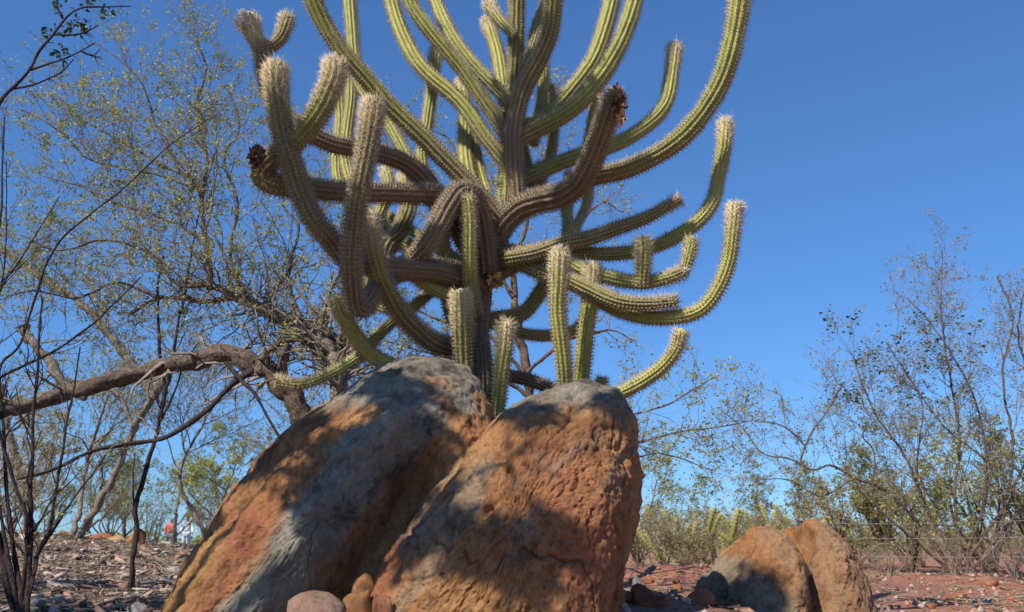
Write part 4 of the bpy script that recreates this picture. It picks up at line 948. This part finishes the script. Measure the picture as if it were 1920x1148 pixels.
bgtree(1780, 9.6, 0.6, 'pale dead bush below the fence wires', 426, M_LEAF_DRY, 300, 1.2, lsize=0.02, cat='bush', name='bush', stems=9, bark=M_TWIG_DRY, tw=M_TWIG_DRY, dens=3)
bgtree(1890, 9.2, 0.6, 'grey dead bush under the leafy olive bush', 427, M_LEAF_DRY, 300, 1.2, lsize=0.02, cat='bush', name='bush', stems=8, bark=M_BARK_GREY, tw=M_TWIG_DRY, dens=3)
bgtree(1240, 12.4, 0.75, 'dry grey brush behind the red bank beside the rounded boulder', 428, M_LEAF_SAND, 1500, 1.3, lsize=0.03, cat='bush', name='bush', stems=10, bark=M_TWIG_DRY, tw=M_TWIG_DRY, dens=3.5)
bgtree(1325, 12.0, 0.7, 'tangled tan brush behind the red bank under the small cacti', 429, M_LEAF_SAND, 1500, 1.3, lsize=0.03, cat='bush', name='bush', stems=10, bark=M_TWIG_DRY, tw=M_TWIG_DRY, dens=3.5)
bgtree(1420, 13.0, 0.8, 'tan brush just behind the grooved boulder', 430, M_LEAF_SAND, 1600, 1.3, lsize=0.03, cat='bush', name='bush', stems=9, bark=M_TWIG_DRY, tw=M_TWIG_DRY, dens=3)
bgtree(1215, 17, 2.3, 'thin pale green tree close beside the rounded boulder edge', 431, M_LEAF_YG, 1500, 0.8, lsize=0.05, bark=M_BARK_GREY)
bgtree(1440, 22, 2.4, 'faint wispy tree between the small cacti and the thorn shrub', 432, M_LEAF_OLIVE, 1400, 0.9, lsize=0.06, bark=M_BARK_GREY)
bgtree(1330, 26, 2.6, 'faint distant tree behind the small cacti', 433, M_LEAF_OLIVE, 1300, 0.9, lsize=0.07, bark=M_BARK_GREY)

rb = np.random.default_rng(77)
BR = [(1195, 15, 'straw brush close against the rounded boulder, behind the red bank'), (1285, 16, 'pale straw brush behind the low pale cactus clump'), (1365, 17, 'straw brush behind the cluster of small cacti'), (1455, 16, 'straw brush beyond the short cactus clump'),
      (1540, 18, 'straw brush beyond the small upright cactus clump'), (1630, 17.5, 'straw brush beyond the low tangled bush'), (1720, 17, 'straw brush beyond the dense olive bush'), (1810, 18, 'straw brush beyond the thick yellowish green bush'), (1900, 16.5, 'straw brush beyond the leafy olive bush')]
for k, (a, Y, lb) in enumerate(BR):
    bgtree(a, Y, rb.uniform(0.8, 1.15), lb, 440 + k, (M_LEAF_SAND, M_LEAF_OLIVE)[k % 2], 3200, 1.5, lsize=0.04, cat='bush', name='bush', stems=12, bark=M_TWIG_DRY, tw=M_TWIG_DRY, dens=3.2)
bgtree(1500, 27, 3.0, 'hazy grey green tree far beyond the grooved boulder', 451, M_LEAF_OLIVE, 3000, 1.0, lsize=0.07, bark=M_BARK_GREY)
bgtree(1640, 30, 3.4, 'hazy tree far beyond the thorn shrub', 452, M_LEAF_OLIVE, 3500, 1.0, lsize=0.08, bark=M_BARK_GREY)
bgtree(90, 17, 1.3, 'grey brush on the crest behind the small dark red rock', 453, M_LEAF_OLIVE, 1500, 1.2, lsize=0.04, cat='bush', name='bush', stems=9, bark=M_BARK_GREY, tw=M_TWIG, dens=2)
bgtree(205, 19, 1.5, 'grey brush beyond the crest behind the broad tawny rock', 454, M_LEAF_OLIVE, 1500, 1.2, lsize=0.04, cat='bush', name='bush', stems=9, bark=M_BARK_GREY, tw=M_TWIG, dens=2)
bgtree(290, 23, 1.6, 'grey brush beyond the crest between the orange block and the people', 455, M_LEAF_OLIVE, 1200, 1.2, lsize=0.04, cat='bush', name='bush', stems=8, bark=M_BARK_GREY, tw=M_TWIG, dens=2)
bgtree(405, 21, 1.5, 'grey brush beyond the crest next to the leaning boulder', 456, M_LEAF_OLIVE, 1500, 1.2, lsize=0.04, cat='bush', name='bush', stems=9, bark=M_BARK_GREY, tw=M_TWIG, dens=2)
# -- low cacti behind the brush
def low_cactus(px, Y, n, h, label, seed):
    r_ = np.random.default_rng(seed); x = P(px, 1000, Y)[0]; b = np.array([x, Y, hz(x, Y)])
    root = thing('low_cactus', label, 'cactus', b)
    for k in range(n):
        a = r_.uniform(0, 6.28); sp = r_.uniform(0.2, 1.05) * h; hh = h * r_.uniform(0.45, 0.95)
        d = A3(math.cos(a), math.sin(a) * 0.6, 0)
        pth = catmull([b + d * 0.05, b + d * sp * 0.7 + A3(0, 0, hh * 0.22), b + d * sp + A3(r_.normal(0, .05), 0, hh * 0.6), b + d * sp * 1.2 + A3(r_.normal(0, .12), 0, hh)], 10)
        V, F, c, ar = ribbed(pth, [0.028, 0.036, 0.034], (0.3, 0.5, 0.62), per=3, ar=0.05, tip=0.1)
        o = mk('branch', V, F, M_CACTUS, root, col=c)
        sv, sf, s2 = spine_mesh(ar, 0.04, 5, 0.03); mk('spines', sv, sf, M_SPINE, o, smooth=False, col=s2, kind='stuff')
low_cactus(1335, 13.2, 12, 1.05, 'cluster of small yellow-green cacti rising from the tan brush', 501)
low_cactus(1275, 14.2, 9, 1.0, 'low pale cactus clump nearer the rounded boulder', 502)
low_cactus(1515, 14.8, 8, 1.15, 'small upright cactus clump behind the grooved boulder', 503)
low_cactus(1400, 12.6, 7, 0.8, 'short cactus clump between the brush and the grooved boulder', 504)

# -- wire fence
Yf = 8.6
root = thing('wire_fence', 'thin wire fence strung before the thorn shrub', 'fence', (P(1720, 1000, Yf)[0], Yf, hz(P(1720, 1000, Yf)[0], Yf)))
for px_, top in ((1500, 976), (2030, 960)):
    q = P(px_, top, Yf); gz = hz(q[0], Yf)
    p = resample(np.array([[q[0], Yf, gz - 0.15], [q[0] + 0.01, Yf, (gz + q[2]) / 2], q]), 14); pp, rr = knotty(p, np.full(14, 0.032), px_)
    v, f = tubes(pp[None], rr[None], 8); mk('post', v, f, M_POST, root)
for py0, py1 in ((982, 972), (1008, 1004), (1040, 1042)):
    a, b_ = P(1500, py0, Yf), P(2030, py1, Yf); s = np.linspace(0, 1, 30)[:, None]
    p = a * (1 - s) + b_ * s; p[:, 2] -= 0.02 * np.sin(s[:, 0] * math.pi); v, f = tubes(p[None], np.full((1, 30), 0.0022), 5); mk('wire', v, f, M_WIRE, root)

# ------------------------------------------------------------------ people beyond the crest
def skin_part(name, verts, edges, rad, m, parent, loc, s):
    me = bpy.data.meshes.new(name); me.from_pydata([tuple(np.array(v) * s + loc) for v in verts], edges, []); me.update()
    o = bpy.data.objects.new(name, me); COL.objects.link(o)
    md = o.modifiers.new('skin', 'SKIN'); md.use_smooth_shade = True
    for k, r in enumerate(rad):
        me.skin_vertices[0].data[k].radius = (r[0] * s, r[1] * s) if isinstance(r, tuple) else (r * s, r * s)
    me.skin_vertices[0].data[0].use_root = True
    o.modifiers.new('sub', 'SUBSURF').levels = 2; o.modifiers['sub'].render_levels = 2
    me.materials.append(m); o.parent = parent; o.matrix_parent_inverse = parent.matrix_world.inverted(); return o
def person(px, Y, h, label, shirt, trousers, hat, turn=1, bend=0.0):
    x = P(px, 1000, Y)[0]; b = np.array([x, Y, hz(x, Y)]); root = thing('person', label, 'person', b); s = h / 1.72; t_ = turn
    J = [(0, 0, .95), (0, 0, 1.15), (bend * .5, 0, 1.38), (bend * .8, 0, 1.47), (bend, -.01, 1.60), (bend, -.01, 1.68),
         (-.17 + bend * .5, 0, 1.40), (-.25 + bend * .5, .02, 1.13), (-.22 + bend, -.08 * t_, .90), (-.21 + bend, -.12 * t_, .82),
         (.17 + bend * .5, 0, 1.40), (.26 + bend * .5, .0, 1.14), (.30 + bend, -.10, .93), (.31 + bend, -.14, .85),
         (-.09, 0, .90), (-.11, -.02, .50), (-.12, .02, .09), (-.13, -.12, .04), (.09, 0, .90), (.12, -.06, .50), (.13, .03, .09), (.14, -.11, .04)]
    E = [(0, 1), (1, 2), (2, 3), (3, 4), (4, 5), (2, 6), (6, 7), (7, 8), (8, 9), (2, 10), (10, 11), (11, 12), (12, 13), (0, 14), (14, 15), (15, 16), (16, 17), (0, 18), (18, 19), (19, 20), (20, 21)]
    Rr = [.12, .12, .13, .055, .095, .08, .055, .042, .032, .035, .055, .042, .032, .035, .08, .055, .04, .035, .08, .055, .04, .035]
    skin_part('body', J, E, Rr, M_SKIN, root, b, s)
    pick = [0, 1, 2, 6, 7, 8, 10, 11, 12]; ix = {k: i for i, k in enumerate(pick)}
    skin_part('shirt', [J[k] for k in pick], [(ix[a], ix[c]) for a, c in E if a in ix and c in ix], [.155, .155, .165, .085, .065, .05, .085, .065, .05], shirt, root, b, s)
    pick2 = [0, 14, 15, 16, 18, 19, 20]; ix2 = {k: i for i, k in enumerate(pick2)}
    skin_part('trousers', [J[k] for k in pick2], [(ix2[a], ix2[c]) for a, c in E if a in ix2 and c in ix2], [.15, .105, .08, .068, .105, .08, .068], trousers, root, b, s)
    if hat is not None:
        bm = bmesh.new(); bmesh.ops.create_uvsphere(bm, u_segments=16, v_segments=8, radius=0.125 * s)
        V = np.array([v.co[:] for v in bm.verts]); F = [np.array([[v.index for v in f.verts] for f in bm.faces if len(f.verts) == k]) for k in (3, 4)]; bm.free()
        low = V[:, 2] < 0; V[low, 2] *= 0.15; V[low, :2] *= 1.3
        V = V + b + A3(bend, -.01, 1.70) * s; mk('hat', V, F, hat, root)
person(350, 40, 1.72, 'person in white clothes and white hat standing beyond the crest', M_CLOTH_W, M_CLOTH_P, M_CLOTH_W)
person(318, 41, 1.62, 'person in a red shirt standing beside the one in white', M_CLOTH_R, M_CLOTH_D, None, -1, 0.05)

# ------------------------------------------------------------------ the shade tree beside the camera: a branch of it hangs into the picture
tb = A3(-4.3, 0.6, 0); tb[2] = hz(tb[0], tb[1])
t = Tree('tree', 'dark leafy branch of a shade tree against the sky, its crown spreading over the boulders', 'tree', tb, M_BARK_DARK, 601)
fork = tb + A3(0.5, 0.2, 2.2)
t.limb(catmull([tb - A3(0, 0, 0.1), tb + A3(0.1, 0.0, 0.8), tb + A3(0.25, 0.15, 1.5), fork], 8), 0.13, 0.08, 12, 'trunk', 0.5)
Yt = 3.3
hang = lift([(-160, 380), (-80, 300), (0, 194), (19, 169), (53, 132), (69, 100), (94, 72), (116, 41), (135, 22), (157, 13), (188, 13), (245, 12)], (2.9, 3.2, Yt), 6)
t.limb(np.vstack([catmull([fork, fork * 0.5 + hang[0] * 0.5 + A3(0, 0, -0.1), hang[0]], 6)[:-1], hang]), 0.03, 0.003, 8, 'branch', 0.5); ih = len(t.lim) - 1
side = [t.px(pp, (Yt, Yt), 5, 2, sides=6, amp=0.6) for pp in ([(55, 130), (85, 122), (116, 113), (150, 97), (178, 81)], [(22, 166), (60, 160), (91, 147), (116, 135), (138, 110)], [(100, 66), (150, 63), (185, 47)], [(150, 97), (170, 103), (190, 110)], [(118, 38), (108, 15), (110, -20)])]
Pq, Rq = np.stack(t.lim[ih:]), np.stack(t.limR[ih:])
Pc, Rc = spawn(t.rng, Pq, Rq, 9, (0.02, 0.07), (R_(40), R_(80)), 0.05, 4, 0.1, 0.5, t0=0.5, rmin=0.0012); t.parts.append(tubes(Pc, Rc, 3))
cl = np.array([P(a, b_, Yt) for a, b_ in [(105, 20), (85, 62), (118, 62), (130, 45), (150, 42), (165, 5), (120, 5), (112, 100), (118, 92), (160, 45), (195, 22), (175, 0), (80, 66), (200, 25), (112, 105), (145, 50)]])
c_ = np.repeat(cl, 10, 0) + t.rng.normal(0, 0.014, (len(cl) * 10, 3))
mk('leaves', *leaf_quads(t.rng, c_, 0.026, 0.55, 0.5), M_LEAF_DARK, t.root, smooth=False, kind='stuff')
# crown limbs and leaf clumps overhead; where they hang decides where the boulders are dappled
SH = []
def shade(px, py, Y, tt, r, n=260): SH.append((P(px, py, Y) + SUN * tt, r, n))
for a in [(565, 810, 3.7, 3.6, .08), (600, 850, 3.6, 3.7, .09), (570, 900, 3.6, 3.5, .10), (530, 935, 3.6, 3.8, .07), (665, 890, 3.4, 3.9, .08), (690, 950, 3.4, 3.7, .10),
          (650, 1000, 3.4, 3.6, .08), (740, 755, 3.7, 3.8, .08), (780, 785, 3.6, 4.0, .09), (805, 860, 3.5, 3.7, .11), (775, 930, 3.4, 3.9, .12), (740, 1000, 3.4, 3.6, .12), (690, 745, 3.9, 3.7, .06), (690, 1060, 3.3, 3.6, .08),
          (835, 925, 3.2, 4.2, .04), (805, 985, 3.1, 4.0, .06), (770, 1040, 3.1, 4.0, .06), (870, 1015, 3.0, 4.1, .07), (930, 1060, 3.0, 4.3, .06), (1000, 1085, 3.0, 4.2, .06),
          (1030, 825, 3.3, 4.4, .06), (975, 800, 3.4, 4.2, .04), (1075, 1050, 3.05, 4.5, .04), (440, 1085, 3.6, 3.4, .05), (1395, 1095, 3.9, 5.4, .08), (1430, 1130, 3.9, 5.3, .08),
          (1365, 1130, 3.9, 5.3, .06)]: shade(*a)
for a in [(570, 380, 3.8, 2.6, .10), (600, 430, 3.8, 2.7, .10), (668, 450, 3.75, 2.8, .08), (664, 540, 3.75, 2.9, .10), (530, 340, 3.75, 2.5, .07), (600, 355, 3.9, 2.6, .08), (1000, 120, 4.35, 3.2, .14), (1030, 40, 4.3, 3.1, .14), (970, 100, 4.5, 3.3, .10), (965, 200, 4.55, 3.3, .12),
          (1100, 330, 4.1, 3.6, .10), (1130, 240, 4.0, 3.5, .08), (1060, 370, 4.3, 3.7, .10), (960, 280, 4.55, 3.5, .09), (1180, 420, 4.35, 3.8, .07), (1240, 395, 4.3, 3.9, .06), (720, 285, 4.3, 2.9, .09), (780, 320, 4.4, 3.0, .09), (495, 130, 4.2, 2.4, .09), (740, 570, 4.15, 3.0, .07)]: shade(*a, 230)
r_ = t.rng
for k in range(26):                      # shade over the litter in front of the sapling
    px, py = r_.uniform(-80, 340), r_.uniform(1085, 1170); q = ground_px(px, py, 3.0, 12); SH.append((q + SUN * r_.uniform(4.2, 6.2), r_.uniform(0.12, 0.25), 150))
ctrs = np.array([s_[0] for s_ in SH])
# limbs: group the clumps and lead a bough to each group, then a twig to each clump
seeds = ctrs[r_.choice(len(ctrs), 9, replace=False)]
for _ in range(6):
    lab = np.argmin(np.linalg.norm(ctrs[:, None] - seeds[None], axis=2), 1)
    seeds = np.array([ctrs[lab == k].mean(0) if np.any(lab == k) else seeds[k] for k in range(9)])
for k in range(9):
    if not np.any(lab == k): continue
    e = seeds[k] + A3(-0.1, -0.1, 0.12)
    pth = catmull([fork, fork * 0.55 + e * 0.45 + A3(0, 0, 0.35), e], 10); t.limb(pth, 0.045, 0.012, 7, 'branch', 0.4)
    mem = ctrs[lab == k]
    for c0 in mem:
        s0 = pth[np.argmin(np.linalg.norm(pth - c0, axis=1) + 0.15 * np.arange(len(pth))[::-1] / len(pth))]
        tw = resample(catmull([s0, (s0 + c0) / 2 + r_.normal(0, 0.05, 3), c0], 5), 8); t.parts.append(tubes(tw[None], np.linspace(0.007, 0.003, 8)[None], 4))
cc = np.vstack([c0 + r_.normal(0, 1, (n, 3)) * rad * 0.62 for c0, rad, n in SH])
mk('leaves', *leaf_quads(r_, cc, 0.058, 0.65, 0.5), M_LEAF_DARK, t.root, smooth=False, kind='stuff')
t.twigs(M_BARK_DARK)

# ------------------------------------------------------------------ litter, pebbles and fallen twigs
rng = np.random.default_rng(99)
def scatter(n, x0, x1, y0, y1, dens=None):
    y = y0 + (y1 - y0) * rng.uniform(size=n) ** 1.3
    x = rng.uniform(x0, x1, n) * (0.35 + 0.65 * (y - y0 + 3) / (y1 - y0 + 3))
    return np.stack([x, y, height(x, y)], 1)
c = np.vstack([scatter(26000, -9.5, -0.6, 3.0, 15), scatter(4000, 0.2, 8, 3.0, 15)])
V, F = leaf_quads(rng, c + A3(0, 0, 0.012), 0.045, 0.6, 0.75); V[:, 2] = np.maximum(V[:, 2], height(V[:, 0], V[:, 1]) + 0.003)
tag(mk('leaf_litter', V, F, M_LEAF_DRY, smooth=False, kind='stuff'), 'dry brown leaf litter covering the soil', 'leaf litter')
c = np.vstack([scatter(3200, -9.5, -0.6, 3.2, 14), scatter(220, 0.2, 8, 4.6, 14)]); M = len(c)
a = rng.uniform(0, 6.28, M); L = rng.uniform(0.1, 0.6, M); pts = []
for k in range(6):
    s_ = k / 5 - 0.5; x = c[:, 0] + np.cos(a + s_ * 0.5) * L * s_; y = c[:, 1] + np.sin(a + s_ * 0.5) * L * s_
    pts.append(np.stack([x, y, height(x, y) + 0.01 + rng.uniform(0, 0.025, M)], 1))
v, f = tubes(np.stack(pts, 1), np.repeat(rng.uniform(0.003, 0.011, M)[:, None], 6, 1) * np.linspace(1, 0.5, 6)[None], 4)
tag(mk('fallen_twigs', v, f, M_TWIG_DRY, kind='stuff'), 'fallen dry sticks and twigs strewn over the ground', 'twigs')
c = scatter(1500, -9.5, -0.6, 3.4, 14); M = len(c)
a = rng.uniform(0, 6.28, M); L = rng.uniform(0.05, 0.22, M); W_ = L * rng.uniform(0.15, 0.5, M); H_ = rng.uniform(0.008, 0.03, M)
ux = np.stack([np.cos(a), np.sin(a), rng.normal(0, 0.25, M)], 1); uy = np.stack([-np.sin(a), np.cos(a), rng.normal(0, 0.25, M)], 1); uz = np.cross(ux, uy)
bx = np.array([[sx, sy, sz] for sz in (-1, 1) for sx, sy in ((-1, -1), (1, -1), (1, 1), (-1, 1))], float)
J = bx[None] * rng.uniform(0.7, 1.2, (M, 8, 3))
V = c[:, None] + A3(0, 0, 0.015) + (J[..., :1] * (L / 2)[:, None, None] * ux[:, None] + J[..., 1:2] * (W_ / 2)[:, None, None] * uy[:, None] + J[..., 2:] * (H_ / 2)[:, None, None] * uz[:, None])
F = (np.arange(M)[:, None, None] * 8 + np.array([[0, 3, 2, 1], [4, 5, 6, 7], [0, 1, 5, 4], [1, 2, 6, 5], [2, 3, 7, 6], [3, 0, 4, 7]])[None]).reshape(-1, 4)
pc = np.repeat(np.array([[0.26, 0.17, 0.12], [0.46, 0.33, 0.26], [0.36, 0.20, 0.13], [0.56, 0.45, 0.38], [0.18, 0.12, 0.09]])[rng.integers(0, 5, M)], 8, 0)
tag(mk('debris', V.reshape(-1, 3), F, vcol_mat('bark_chip', 0.9), smooth=False, col=pc, kind='stuff'), 'broken bark chips and stone flakes among the leaf litter', 'debris')
c = np.vstack([scatter(3500, -9.5, -0.6, 3.0, 14), scatter(2200, 0.2, 8, 3.0, 14)]); M = len(c)
oc = np.array([[1, 0, 0], [-1, 0, 0], [0, 1, 0], [0, -1, 0], [0, 0, 1], [0, 0, -0.6], [.6, .6, .5], [-.6, .6, .4], [-.6, -.6, .5], [.6, -.6, .4]], float)
bm = bmesh.new(); [bm.verts.new(q) for q in oc]; bmesh.ops.convex_hull(bm, input=bm.verts[:]); bm.verts.index_update(); bmesh.ops.triangulate(bm, faces=bm.faces[:])
of = np.array([[v_.index for v_ in f_.verts] for f_ in bm.faces]); bm.free()
s_ = rng.uniform(0.008, 0.032, (M, 1, 1)) * rng.uniform(0.6, 1.3, (M, 1, 3)); V = (c[:, None] + (oc[None] + rng.normal(0, 0.15, (M, 10, 3))) * s_).reshape(-1, 3)
F = (np.arange(M)[:, None, None] * 10 + of[None]).reshape(-1, 3)
pc = np.repeat(np.array([[0.42, 0.22, 0.15], [0.40, 0.31, 0.25], [0.3, 0.2, 0.15], [0.36, 0.19, 0.12]])[rng.integers(0, 4, M)], 10, 0)
tag(mk('gravel', V, F, vcol_mat('pebble', 0.9), smooth=False, col=pc, kind='stuff'), 'small pebbles and chips scattered on the soil', 'gravel')

# ------------------------------------------------------------------ far scrub along the horizon, one grey-green mass
rng = np.random.default_rng(123)
nb = 900
y = rng.uniform(45, 130, nb); x = rng.uniform(-1.1, 1.1, nb) * y
hb = rng.uniform(0.5, 1.5, nb) * (0.6 + 0.8 * noise(np.stack([x * 0.06, y * 0.03, x * 0], 1), 5)); rb_ = hb * rng.uniform(0.6, 1.2, nb)
k = np.repeat(np.arange(nb), 55); u = nrm(rng.normal(size=(len(k), 3))) * rng.uniform(0.3, 1, (len(k), 1)) ** 0.5
c = np.stack([x[k] + u[:, 0] * rb_[k], y[k] + u[:, 1] * rb_[k], height(x, y)[k] + hb[k] * (0.55 + 0.5 * u[:, 2])], 1)
tag(mk('far_scrub', *leaf_quads(rng, c, 0.24, 0.6, 0.3), M_LEAF_OLIVE, smooth=False, kind='stuff'), 'low grey-green scrub along the far horizon', 'scrub')
